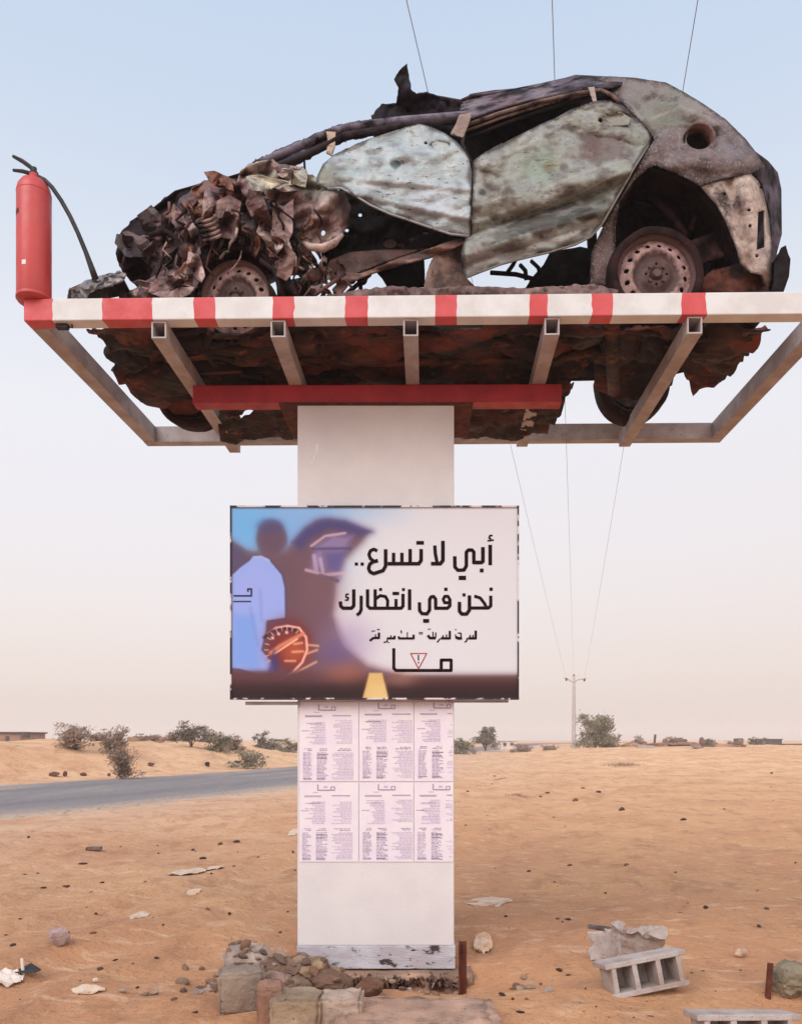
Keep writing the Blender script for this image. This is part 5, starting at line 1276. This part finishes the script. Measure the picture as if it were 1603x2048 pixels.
# ------------------------------------------------------------------ far buildings and ruins
def bld(name, px0, px1, pyt, pyb, Y, depth, label, cat, wallm, roofm, openings=(), roof_h=.12, over=.12):
    a = P(px0, pyb, Y); c = P(px1, pyt, Y); x0, x1 = a.x, c.x; cx = (x0+x1)/2; gz = hgt(cx, Y)-.4
    th = empty(name, (cx, Y+depth/2, gz), label, cat)
    ht = c.z-roof_h
    m_ = MB(); m_.box((cx, Y+depth/2, (gz+ht)/2), (x1-x0, depth, ht-gz), bev=.02); m_.build('wall', M[wallm], th)
    m_ = MB(); m_.box((cx, Y+depth/2, ht+roof_h/2+.002), (x1-x0+over*2, depth+over*2, roof_h), bev=.01); m_.build('roof', M[roofm], th)
    for (u0, u1, v0, v1, nm) in openings:
        m_ = MB(); p0, p1 = P(u0, v1, Y), P(u1, v0, Y)
        m_.box(((p0.x+p1.x)/2, Y-.02, (p0.z+p1.z)/2), (p1.x-p0.x, .08, p1.z-p0.z), bev=.005); m_.build(nm, M['tin'], th)
    return th
bld('flat_house', -60, 40, 1464, 1488, 60, 4, 'flat roofed brown house far behind the sand bank by the tank', 'house', 'adobe', 'tin', [(12, 18, 1472, 1486, 'door'), (-10, -2, 1471, 1478, 'window')])
bld('small_hut', 540, 562, 1479, 1500, 70, 2, 'tiny whitewashed hut with dark doorway near the pillar', 'hut', 'whitewash', 'tin', [(552, 556, 1487, 1500, 'door')])
bld('white_house', 1001, 1033, 1481, 1511, 105, 5, 'small whitewashed house right of the flat topped tree', 'house', 'whitewash', 'whitewash', [(1019, 1030, 1502, 1511, 'door'), (1006, 1012, 1486, 1492, 'window'), (1020, 1026, 1486, 1491, 'window')])
bld('block_hut', 1534, 1563, 1478, 1500, 120, 3, 'dark square hut on the right horizon', 'hut', 'tin', 'tin', [(1544, 1550, 1486, 1499, 'door')])
bld('low_shed', 1570, 1680, 1488, 1503, 118, 4, 'long low dark shed at the frame\'s right edge', 'shed', 'adobe', 'tin', [(1590, 1598, 1493, 1502, 'door')])
def wall(px0, px1, pyt, Y, label):
    a, b = P(px0, pyt, Y), P(px1, pyt, Y); g = hgt((a.x+b.x)/2, Y)-.3; m_ = MB(); n = 24; V = []
    for i in range(n+1):
        t = i/n; x = a.x+(b.x-a.x)*t; z = a.z+.12*noise.noise(Vector((i*.6, px0, 0)))
        V += [(x, Y, g), (x, Y, z), (x, Y+.35, z), (x, Y+.35, g)]
    Fc = [(i*4+k, (i+1)*4+k, (i+1)*4+k+1, i*4+k+1) for i in range(n) for k in range(3)]+[(0, 1, 2, 3), (n*4+3, n*4+2, n*4+1, n*4)]
    m_.add(V, Fc); o = m_.build('mud_wall', M['adobe'], None, origin=((a.x+b.x)/2, Y, g)); tag(o, label, 'wall')
wall(1442, 1532, 1495, 112, 'long low mud wall under the dark tank at right')
wall(60, 130, 1480, 52, 'low mud wall behind the twiggy rounded shrub')
wall(255, 345, 1474, 54, 'long low mud wall between the dry shrubs and the trees')
def tank(px, pyt, pyb, Y, wpx, label):
    b = on_ground(px, Y); s = 1/F*Y; tz = P(px, pyt, Y).z; r = wpx*s/2; hgt_ = (pyb-pyt)*s
    th = empty('water_tank', b, label, 'water tank')
    m_ = MB(); m_.lathe([(0, tz), (r*.9, tz), (r, tz-.05*hgt_), (r, tz-hgt_*.5), (r*.96, tz-hgt_*.52), (0, tz-hgt_*.52)], (b.x, b.y, 0), n=14); m_.build('tank', M['tin'], th, smooth=False)
    for sx in (-1, 1):
        for sy in (-1, 1):
            m_ = MB(); m_.beam((b.x+sx*r*.7, b.y+sy*r*.7, b.z-.1), (b.x+sx*r*.7, b.y+sy*r*.7, tz-hgt_*.53), r*.16, r*.16); m_.build('leg', M['tin'], th)
tank(52, 1464, 1486, 52, 16, 'dark drum tank on a stand beside the flat roofed house')
tank(1476, 1477, 1499, 110, 19, 'dark tank on a stand above the long low mud wall')

def rock_mesh(seed, sx=1, sy=1, sz=1, rough=.35, sub=3, flat=0.0):
    bm = bmesh.new(); bmesh.ops.create_icosphere(bm, subdivisions=sub, radius=1)
    o = seed*3.7; rnd = random.Random(seed*13+1); pl = []
    if rough > .2:
        for k in range(13):
            n = Vector((rnd.gauss(0, 1), rnd.gauss(0, 1), rnd.gauss(0, 1))).normalized(); pl.append((n, rnd.uniform(.62, .95)))
    for v in bm.verts:
        p = v.co.copy(); r = 1.0
        for n, h_ in pl:
            c = p.dot(n)
            if c > .01: r = min(r, h_/c)
        p = p*r*(1+rough*.22*fbm(p, 1.3, o, 3)+rough*.14*crease(p, 3.2, o, 3))
        v.co = Vector((p.x*sx, p.y*sy, p.z*sz))
    vs = [v.co.copy() for v in bm.verts]; fs = [[v.index for v in f.verts] for f in bm.faces]
    bm.free(); return vs, fs
def stone(name, loc, size, label, cat, col, seed, mat='stone', rot=0, group=None, flat=0.0, rough=.35, tilt=0, sub=3):
    vs, fs = rock_mesh(seed, *size, rough=rough, flat=flat, sub=sub); Rm = Matrix.Rotation(rot, 3, 'Z') @ Matrix.Rotation(tilt, 3, 'Y')
    m_ = MB(); vs = [Rm @ v for v in vs]; base = min(v.z for v in vs)
    C = []
    for v in vs:
        k = .8+.45*fbm(v, 1.2/max(size), seed, 3); C.append(tuple(Vector(lin(col))*max(.35, k)))
    m_.add([v+Vector(loc)-Vector((0, 0, base+.12*size[2]*2*.3)) for v in vs], fs, 0, C)
    o = m_.build(name, M[mat], None, origin=loc); tag(o, label, cat, group)
    for p_ in o.data.polygons: p_.use_smooth = (rough <= .2)
    return o
# ruins on the right skyline
RU = 'broken ruins on the right skyline'
for k, (px, py, Y, w, h, lb) in enumerate(((1282, 1506, 92, 26, 22, 'leaning dark lump of ruin nearest the bushy tree'), (1330, 1504, 96, 14, 20, 'narrow upright chunk of ruin between two mounds'), (1358, 1506, 94, 44, 20, 'widest reddish mound in the row of ruins'), (1392, 1519, 76, 30, 9, 'flat dark slab lying in front of the ruins'), (1404, 1514, 78, 13, 26, 'standing stub of ruin behind the flat dark slab'), (1426, 1505, 96, 30, 12, 'low pale mound of ruin next to the long mud wall'))):
    g = on_ground(px, Y); s = Y/F
    stone('ruin_mound', g, (w*s*.5, w*s*.4, h*s*.45), lb, 'ruin', ((128, 100, 92), (146, 116, 104))[k % 2], 20+k, rough=.75, group=RU, flat=.72, sub=3, rot=k*.7, tilt=.25*(-1)**k)
m = MB(); p = on_ground(1307, 90); m.beam(p-Vector((0, 0, .1)), p+Vector((.15, 0, 1.45)), .22, .18, up=(0, 1, 0)); tag(m.build('fence_post', M['bark'], None, origin=p), 'single leaning dark post among the ruins', 'post')
m = MB(); p = on_ground(1290, 80); m.box(p+Vector((0, 0, .1)), (1.6, .8, .36), Matrix.Rotation(.08, 3, 'Y'), bev=.03); tag(m.build('concrete_slab', M['block'], None, origin=p), 'pale slab lying at the foot of the leaning post', 'slab')
for k, (px, py, Y, w, h, lb) in enumerate(((1312, 1511, 84, 84, 11, 'long low reddish heap joining the leaning ruin lumps'), (1372, 1512, 82, 90, 10, 'long low heap in front of the widest reddish mound'), (1452, 1507, 92, 60, 9, 'low tan heap at the foot of the long mud wall'), (1262, 1510, 88, 40, 10, 'low tan heap beside the right foot of the rounded bush'))):
    g = on_ground(px, Y); s_ = Y/F
    stone('sand_heap', g-Vector((0, 0, .12)), (w*s_*.5, w*s_*.3, h*s_*.55), lb, 'heap', ((150, 110, 92), (172, 130, 104))[k > 1], 140+k, rough=.6, sub=4)
for k, (px, py, h_, w_, Y, lf_, lb) in enumerate(((1276, 1508, 20, 30, 90, 'leaf_dry', 'brown scrub left of the leaning dark post'), (1344, 1508, 18, 34, 92, 'leaf_dry', 'brown scrub tuft between ruin lumps right of the leaning post'), (1412, 1510, 16, 30, 90, 'leaf_olive', 'grey scrub behind the standing stub of ruin'), (1472, 1506, 12, 34, 100, 'leaf_dry', 'brown scrub under the dark tank on its stand'), (1512, 1504, 14, 30, 112, 'leaf_olive', 'grey scrub left of the dark square hut'), (1040, 1510, 14, 40, 96, 'leaf_dry', 'brown scrub right of the small whitewashed house'), (1100, 1509, 10, 30, 98, 'leaf_dry', 'faint brown scrub left of the power pole'))):
    shrub('scrub_bush', px, py, h_, w_, Y, lf_, lb, n=700, seed=60+k, group=TB, trunk=.05)
# grass tufts on the right
for k, (px, py, w, lb) in enumerate(((1248, 1532, 50, 'wide dry tussock on the sand below the bushy tree'), (1000, 1559, 24, 'small dry tussock right of the pillar, beyond the pebbles'), (1038, 1593, 40, 'flattened brown tussock nearest the pillar on its right'))):
    g = ground_hit(px, py); rnd = random.Random(k+5); m_ = MB(); W = w/F*g.y
    for i in range(240):
        a = rnd.gauss(0, .3)*W; b_ = rnd.gauss(0, .22)*W; p0 = g+Vector((a, b_, 0)); p0.z = hgt(p0.x, p0.y)-.01; hh_ = W*.16*rnd.uniform(.3, 1)
        tip = p0+Vector((rnd.uniform(-.8, .8)*hh_, rnd.uniform(-.5, .5)*hh_, hh_)); s_ = W*.012
        m_.add([p0-Vector((s_, 0, 0)), p0+Vector((s_, 0, 0)), tip], [(0, 1, 2)])
    tag(m_.build('dry_tussock', M['leaf_dry'], None, origin=g), lb, 'dry grass')

# ------------------------------------------------------------------ rubble at the pillar foot
def at(px, py): return ground_hit(px, py)
m_ = MB()                                              # rough cast footing under the pillar
vs, fs = fill2d([(-.58, -.34), (.56, -.36), (.6, .36), (-.6, .36)], [], .06)
fz = zb
ft = empty('concrete_footing', (pl_b.x, YP+.3, -.1), 'broken brown concrete footing directly under the white pillar', 'footing')
bm = bmesh.new(); bmesh.ops.create_cube(bm, size=1); bmesh.ops.subdivide_edges(bm, edges=bm.edges[:], cuts=14, use_grid_fill=True)
V = []
for v in bm.verts:
    p = Vector((v.co.x*1.22, v.co.y*.84, v.co.z*.40)); n_ = Vector((v.co.x, v.co.y, 0))
    k = .045*fbm(p, 5, 3)+.03*crease(p, 6, 2); p += n_*k*2+Vector((0, 0, .012*fbm(p, 7, 1) if v.co.z > .49 else 0))
    V.append(p+Vector((pl_b.x+.03, YP+.30, zb-.21)))
m_ = MB(); m_.add(V, [[v.index for v in f.verts] for f in bm.faces], 0, [tuple(Vector(lin((170, 136, 116)))*(.8+.5*fbm(v, 3, 2))) for v in V]); bm.free()
m_.build('base', M['stone'], ft, smooth=True)
m_ = MB(); rnd = random.Random(3)
for k in range(46):
    a = rnd.uniform(-.62, .6); vs, fs = rock_mesh(k+60, 1, 1, .7, sub=2); s = rnd.uniform(.02, .05)
    m_.add([v*s+Vector((pl_b.x+a, YP-.05+rnd.uniform(-.14, .02), zb-.02-rnd.random()*.06)) for v in vs], fs, 0, tuple(Vector(lin(rnd.choice([(150, 112, 92), (110, 80, 68), (90, 66, 60), (170, 140, 122)])))))
m_.build('loose_chunks', M['stone'], ft)
RB = 'stones heaped round the pillar foot'
stone('rubble_stone', at(492, 1960)+Vector((0, .1, -.02)), (.17, .15, .14), 'pale rounded lump on top of the square grey block', 'stone', (176, 156, 146), 31, group=RB, sub=4)
def blockstone(px, py, size, rot, col, label, seed, lift=0.0, tilt=0.0):
    g = at(px, py); bm = bmesh.new(); bmesh.ops.create_cube(bm, size=1); bmesh.ops.bevel(bm, geom=bm.edges[:], offset=.06, segments=2, affect='EDGES')
    bmesh.ops.subdivide_edges(bm, edges=bm.edges[:], cuts=13, use_grid_fill=True)
    Rm = Matrix.Rotation(rot, 3, 'Z') @ Matrix.Rotation(tilt, 3, 'Y'); V = []
    for v in bm.verts:
        p = Vector((v.co.x*size[0], v.co.y*size[1], v.co.z*size[2])); p = p*(1+.07*fbm(p, 3, seed, 2)+.045*crease(p, 16, seed, 3))+Vector((0, 0, .012*fbm(p, 26, seed)))
        V.append(Rm @ p+g+Vector((0, 0, size[2]*.42+lift)))
    m_ = MB(); m_.add(V, [[v.index for v in f.verts] for f in bm.faces], 0, [tuple(Vector(lin(col))*(.85+.4*fbm(v, 4, seed))) for v in V]); bm.free()
    o = m_.build('rubble_stone', M['stone'], None, smooth=True, origin=g); tag(o, label, 'stone', RB)
blockstone(483, 2012, (.235, .21, .215), .25, (150, 132, 118), 'square grey block standing at the pillar foot, set apart on the sand', 1)
blockstone(540, 2052, (.13, .22, .22), .2, (150, 112, 94), 'reddish upright stone between two pale blocks', 2)
blockstone(598, 2062, (.24, .2, .2), -.05, (160, 138, 116), 'yellowish block at the lower picture edge, before the footing', 3)
blockstone(682, 2062, (.22, .18, .2), .03, (176, 154, 140), 'pale smooth block cut by the bottom edge, right of the yellowish one', 4)
blockstone(835, 2066, (.78, .45, .12), .0, (184, 148, 128), 'large brown slab before the footing, widest of the stones', 5)
for k, (px, py, s, c, lb) in enumerate(((520, 1935, (.12, .1, .08), (150, 120, 104), 'small tan lump left of the plinth, behind the grey block'), (560, 1960, (.16, .12, .10), (122, 98, 84), 'dark tan lump against the plinth\'s left corner'), (620, 1962, (.15, .12, .09), (156, 130, 104), 'yellow tan lump in front of the plinth'), (660, 1985, (.13, .10, .08), (110, 84, 70), 'brown lump behind the pale smooth block'), (545, 1990, (.12, .1, .08), (168, 138, 124), 'pinkish lump above the reddish upright stone'), (590, 1992, (.14, .1, .07), (136, 112, 92), 'flat tan lump on the yellowish block\'s far side'), (740, 1990, (.09, .08, .06), (120, 86, 70), 'small brown lump behind the widest slab'))):
    stone('rubble_stone', at(px, py+8), s, lb, 'stone', c, 40+k, group=RB, rough=.5, sub=4)
chips = []
for k in range(5):
    vs, fs = rock_mesh(160+k, 1, .85, .6, rough=.55, flat=.8, sub=2); m_ = MB()
    m_.add(vs, fs, 0, tuple(Vector(lin(((184, 156, 136), (160, 130, 110), (130, 104, 92), (200, 176, 160), (150, 110, 86))[k])))); chips.append(m_.build('rubble_chip', M['stone']))
rnd = random.Random(21); nch = 0
for rnd_pass, cnt in ((0, 70), (1, 70), (2, 46)):
    bpy.context.view_layer.update(); dg = bpy.context.evaluated_depsgraph_get()
    for k in range(cnt):
        if rnd_pass < 2: X, Y = rnd.gauss(-1.02, .27), rnd.uniform(4.75, 5.52)
        else: X, Y = rnd.uniform(-.6, .75), rnd.uniform(4.7, 5.45)
        ok_, hit, *_ = SC.ray_cast(dg, Vector((X, Y, .9)), Vector((0, 0, -1)))
        if not ok_ or hit.z > .55: continue
        o = chips[nch] if nch < 5 else chips[nch % 5].copy()
        if nch >= 5: COL.objects.link(o)
        nch += 1; s_ = rnd.uniform(.014, .048) if rnd_pass < 2 else rnd.uniform(.012, .034)
        o.scale = (s_*rnd.uniform(.9, 1.5), s_, s_*rnd.uniform(.8, 1.2)); o.rotation_euler = (rnd.uniform(-.5, .5), rnd.uniform(-.5, .5), rnd.uniform(0, 6.28))
        o.location = hit+Vector((0, 0, s_*.3))
        tag(o, 'small broken chip of rubble lying round the pillar foot', 'rubble', 'rubble chips round the pillar foot')
# rusty angle iron beside the pillar
g = at(922, 1990); ang = empty('angle_iron', g, 'short rusty angle iron post against the pillar\'s right side', 'post')
m_ = MB(); ht = (1990-1885)/F*g.y
m_.box(g+Vector((-.012, 0, ht/2-.05)), (.008, .05, ht+.1)); m_.box(g+Vector((.012, .022, ht/2-.05)), (.04, .008, ht+.1)); m_.build('bar', M['rust'], ang)

# ------------------------------------------------------------------ hollow blocks and litter
def hollow_block(loc, rotz, tilt, label, broken=False, roll=0.0):
    th = empty('hollow_block', loc, label, 'concrete block')
    th.rotation_euler = (tilt, roll, rotz)
    W, D, H, t = .43, .20, .20, .03; m_ = MB()
    m_.box((0, 0, t/2), (W+.04, H, t), bev=.006); m_.box((0, 0, D-t/2), (W+.07, H, t), bev=.006)
    for x in (-W/2+.015, -W/6+.0, W/6, W/2-.015): m_.box((x, 0, D/2), (.028, H-.006, D-2*t+.004), bev=.003)
    m_.box((0, H/2-.014, D/2), (W-.02, .02, D-2*t+.002))
    for v in m_.v: v += Vector((fn(v, 9, 2), fn(v, 9, 5), fn(v, 9, 8)))*.008
    me = m_.build('block', M['block'], None); me.parent = th; me.location = (0, 0, 0)
    return th
g = at(1296, 1994); hollow_block(g+Vector((0, .08, .01)), .18, -.15, 'tilted hollow concrete block with three open cells', roll=-.14)
g = at(1500, 2125); hollow_block(g+Vector((0, .08, .0)), .02, -.2, 'hollow block cut off by the bottom edge of the picture')
g2 = at(1285, 1950)
def broken(loc, pieces, label):
    """corner broken off a hollow block: the remains of its shells and webs"""
    m_ = MB()
    for (c, sz, rx, ry, rz) in pieces:
        Rm = Matrix.Rotation(rz, 3, 'Z') @ Matrix.Rotation(ry, 3, 'Y') @ Matrix.Rotation(rx, 3, 'X')
        bm = bmesh.new(); bmesh.ops.create_cube(bm, size=1); bmesh.ops.subdivide_edges(bm, edges=bm.edges[:], cuts=6, use_grid_fill=True); V = []
        for v in bm.verts:
            p = Vector((v.co.x*sz[0], v.co.y*sz[1], v.co.z*sz[2])); q = p+Vector(c)
            k = .035*crease(q, 13, 4)+.03*fbm(q, 8, 9); p = p+Vector((v.co.x, v.co.y*.3, v.co.z))*k*1.6; V.append(Rm @ p+Vector(c)+loc)
        m_.add(V, [[v.index for v in q.verts] for q in bm.faces]); bm.free()
    tag(m_.build('concrete_chunk', M['block'], None, origin=loc), label, 'rubble')
broken(g2+Vector((.04, .22, .0)), [((0, 0, .12), (.26, .035, .22), .35, .1, .1), ((-.10, .08, .12), (.04, .18, .22), .1, -.15, .2), ((.09, .07, .11), (.035, .16, .20), .0, .25, -.1), ((0, -.03, .22), (.24, .12, .03), -.3, .12, .1)], 'broken corner of a hollow block leaning behind the tilted one')
broken(g2+Vector((-.16, .36, .0)), [((0, 0, .08), (.20, .04, .17), -.2, .0, -.1), ((.06, .05, .07), (.04, .14, .15), 0, .1, 0)], 'sandy block fragment standing below the dark plank')
a, b = P(1176, 1857, 6.35), P(1262, 1866, 6.3); m_ = MB(); m_.beam(a, b, .10, .035, bev=.004); m_.beam(b, P(1330, 1872, 6.2), .07, .03, bev=.004)
for v in m_.v: v.z += .01*fn(v, 8, 3)
tag(m_.build('dark_plank', M['wood'], None, origin=(a+b)/2), 'dark plank resting across the broken concrete pieces', 'plank')
g = at(1540, 1998); m_ = MB(); m_.beam(g-Vector((.02, 0, .05)), g+Vector((-.0, 0, .21)), .022, .03, bev=.002); tag(m_.build('rusty_rod', M['rust'], None, origin=g), 'short rusty rod sticking up beside the greenish rock', 'rod')
stone('greenish_rock', at(1592, 2008)+Vector((0, .1, 0)), (.14, .13, .115), 'rough greenish grey rock at the right edge by the rod', 'rock', (138, 126, 106), 77, rough=.5, sub=4)
stone('field_stone', at(110, 1898)+Vector((0, .05, 0)), (.075, .06, .08), 'rounded lilac stone alone on the left sand', 'stone', (180, 152, 148), 81, rough=.3, sub=4, tilt=.5)
# litter
def litter(px, py, wpx, hpx, label, name, mat, seed, cr=.02, cat='litter', lift=.01):
    g = at(px, py); s = g.y/F; W = wpx*s; D = hpx*g.y*g.y/(F*EYE); m_ = MB()
    vs, fs = fill2d([(-.5*W, -.2*D), (-.2*W, -.5*D), (.2*W, -.42*D), (.5*W, -.1*D), (.42*W, .3*D), (.1*W, .5*D), (-.3*W, .38*D)], [], W/14, rag=W*.05, seed=seed)
    V = []
    for p in vs:
        x, y = g.x+p[0], g.y+p[1]; V.append(Vector((x, y, hgt(x, y)+lift*.4+.5*cr*(.35+crease((p[0], p[1], seed), 6/W*.5, seed)))))
    m_.add(V, fs); o = m_.build(name, M[mat], None, smooth=False, origin=g, thick=.002); tag(o, label, cat)
litter(375, 1746, 70, 20, 'crumpled pale plastic sheet lying half buried on the left sand', 'plastic_sheet', 'plastic_bag', 3, .03)
litter(430, 1737, 34, 9, 'small pale scrap next to the crumpled plastic sheet', 'plastic_scrap', 'plastic_bag', 4, .02)
litter(388, 1785, 26, 8, 'thin curled pale strip below the crumpled plastic sheet', 'plastic_strip', 'plastic_bag', 6, .015)
litter(280, 1833, 34, 14, 'flat whitish dusty patch of torn paper mid left', 'torn_paper', 'plastic_bag', 5, .008, lift=.004)
litter(965, 1892, 40, 24, 'crumpled whitish bag right of the pillar near the angle iron', 'crumpled_bag', 'plastic_bag', 7, .05)
litter(588, 1665, 22, 8, 'pale scrap at the pillar\'s left edge below the road', 'plastic_scrap', 'plastic_bag', 9, .02)
litter(975, 1808, 100, 16, 'half buried pale sack edge running right of the pillar', 'buried_sack', 'plastic_bag', 11, .02, lift=-.012)
litter(14, 1968, 60, 18, 'white torn tray at the left edge', 'torn_tray', 'whitewash', 12, .04)
litter(178, 1985, 66, 12, 'long tan board lying on the lower left sand', 'tan_board', 'plastic_bag', 13, .012)
g = at(52, 1955); m_ = MB(); vs, fs = fill2d([(-.06, 0), (.0, .07), (.09, .01), (.07, -.03), (-.05, -.04)], [], .02); m_.add([g+Vector((p[0], p[1], .03+.4*max(0, p[1]))) for p in vs], fs); tag(m_.build('black_flap', M['rubber'], None, origin=g, thick=.006), 'small black flap beside the upright white stick', 'litter')
g = at(47, 1950); m_ = MB(); m_.beam(g-Vector((0, 0, .02)), g+Vector((-.01, 0, .10)), .012, .018, bev=.002); tag(m_.build('white_stick', M['whitewash'], None, origin=g), 'short white stick standing by the black flap', 'stick')
g = at(188, 1702); m_ = MB(); m_.box(g+Vector((0, 0, .025)), (.19, .1, .04), Matrix.Rotation(.15, 3, 'Z'), bev=.008); tag(m_.build('dark_bar', M['wood'], None, origin=g), 'short dark bar lying on the sand left of the pillar', 'litter')
stone('white_pebble', at(190, 1965), (.02, .02, .016), 'tiny bright white pebble above the tan board', 'stone', (235, 215, 200), 91, sub=2)
stone('pale_stone', at(1480, 1915), (.05, .04, .035), 'small pale stone right of the tilted hollow block', 'stone', (200, 170, 146), 92)

# pebbles: traced ones first, then more of the same strewn about
PB = 'small stones strewn on the sand'
protos = []
for k in range(6):
    vs, fs = rock_mesh(100+k, 1, .8, .55, rough=.5, sub=2); m_ = MB()
    c = Vector(lin(((92, 60, 48), (70, 46, 40), (120, 82, 64), (84, 58, 50), (150, 110, 88), (60, 40, 36))[k]))
    m_.add(vs, fs, 0, tuple(c)); o = m_.build('small_stone', M['stone']); protos.append(o)
tr = [(57, 1675), (165, 1730), (50, 1750), (75, 1748), (128, 1775), (86, 1777), (134, 1775), (204, 1767), (290, 1766), (192, 1830), (186, 1867), (40, 1840), (12, 1872), (26, 1892), (137, 1867), (326, 1852), (306, 1838), (230, 1922), (266, 1930), (312, 1917), (200, 1940), (275, 1978), (348, 2000), (40, 2000), (105, 2025), (392, 2028), (385, 2030), (458, 1832), (415, 1820), (406, 1718), (386, 1702), (473, 1686), (516, 1716), (314, 1692), (590, 1742), (586, 1705), (575, 1826), (560, 1866), (440, 1690), (422, 1748), (1107, 1554), (1165, 1578), (1094, 1587), (1080, 1594), (1150, 1603), (1242, 1621), (1240, 1622), (1365, 1641), (1542, 1547), (1540, 1577), (1546, 1602), (1196, 1585), (1209, 1584), (935, 1584), (988, 1554), (1057, 1744), (990, 1738), (1138, 1732), (1252, 1731), (1210, 1787), (1375, 1808), (1411, 1818), (1533, 1820), (1517, 1854), (1360, 1827), (1250, 1732), (1350, 1746), (1011, 1834), (1114, 1840), (1135, 1841), (1382, 1947), (1405, 1943), (1480, 1942), (1004, 1992), (1020, 1980), (1025, 2000), (1053, 2000), (1118, 1942), (1136, 1952), (1170, 1980), (1430, 1985), (1556, 2015), (1300, 2034), (1040, 2028), (975, 2012), (930, 1965)]
rnd = random.Random(8)
allp = [(x, y, 1) for x, y in tr]
while len(allp) < 135:
    y = 1560+490*rnd.random()**.8; x = rnd.uniform(0, 1603)
    if 590 < x < 915: continue
    if noise.noise(Vector((x*.006, y*.012, 5))) < .02: continue
    if y < 1650-.11*x*.5+20 and x < 600: continue
    if 440 < x < 960 and y > 1890: continue
    if 1180 < x < 1400 and 1840 < y < 2000: continue
    allp.append((x, y, 0))
for i, (x, y, t) in enumerate(allp):
    g = at(x, y); src = protos[i % 6]
    o = src if i < 6 else src.copy()
    if i >= 6: COL.objects.link(o)
    s = (rnd.uniform(2.6, 6.8)*rnd.choice((.7, 1, 1.25)) if t else rnd.uniform(1.0, 3.2))/F*g.y*(1.0 if g.y < 20 else .8)
    o.scale = (s*rnd.uniform(.8, 1.6), s, s*rnd.uniform(.8, 1.2)); o.rotation_euler = (0, 0, rnd.uniform(0, 6.28)); o.location = g+Vector((0, 0, s*.15))
    tag(o, 'small dark stone strewn on the open sand', 'stone', PB)
# kerb stones and roadside lumps at the far road edge
KR = 'stones along the far edge of the road'
for k, (px, py, w, h, lb) in enumerate(((108, 1553, 24, 11, 'brown lump on a pale stone, farthest left along the far road edge'), (130, 1554, 10, 12, 'small brown upright lump right of the farthest left one'), (167, 1553, 14, 8, 'pair of low brown lumps short of the roadside bush'), (218, 1553, 8, 7, 'lone small stone just left of the roadside bush'), (302, 1534, 14, 9, 'round brown stone right of the roadside bush'), (415, 1534, 12, 10, 'black stone standing alone beside the far road edge'), (475, 1526, 14, 5, 'flat grey stone at the foot of the low spreading shrub'))):
    g = ground_hit(px, py); s = g.y/F
    stone('roadside_stone', g, (w*s*.5, w*s*.4, h*s*.5), lb, 'stone', ((104, 66, 50), (90, 60, 48), (44, 36, 36))[0 if k < 5 else 2], 120+k, group=KR, sub=3)

# ------------------------------------------------------------------ dusty air
hm = bpy.data.materials.new('dusty_air'); hm.use_nodes = True; hn = hm.node_tree; hn.nodes.clear()
ho = hn.nodes.new('ShaderNodeOutputMaterial'); hv = hn.nodes.new('ShaderNodeVolumePrincipled')
hv.inputs['Color'].default_value = (.99, .955, .95, 1); hv.inputs['Density'].default_value = .0012; hv.inputs['Anisotropy'].default_value = .2
hn.links.new(hv.outputs[0], ho.inputs['Volume'])
m_ = MB(); m_.box((0, 348, 4.4), (1230, 740, 12.8)); hz = m_.build('haze', hm); tag(hz, kind='stuff')
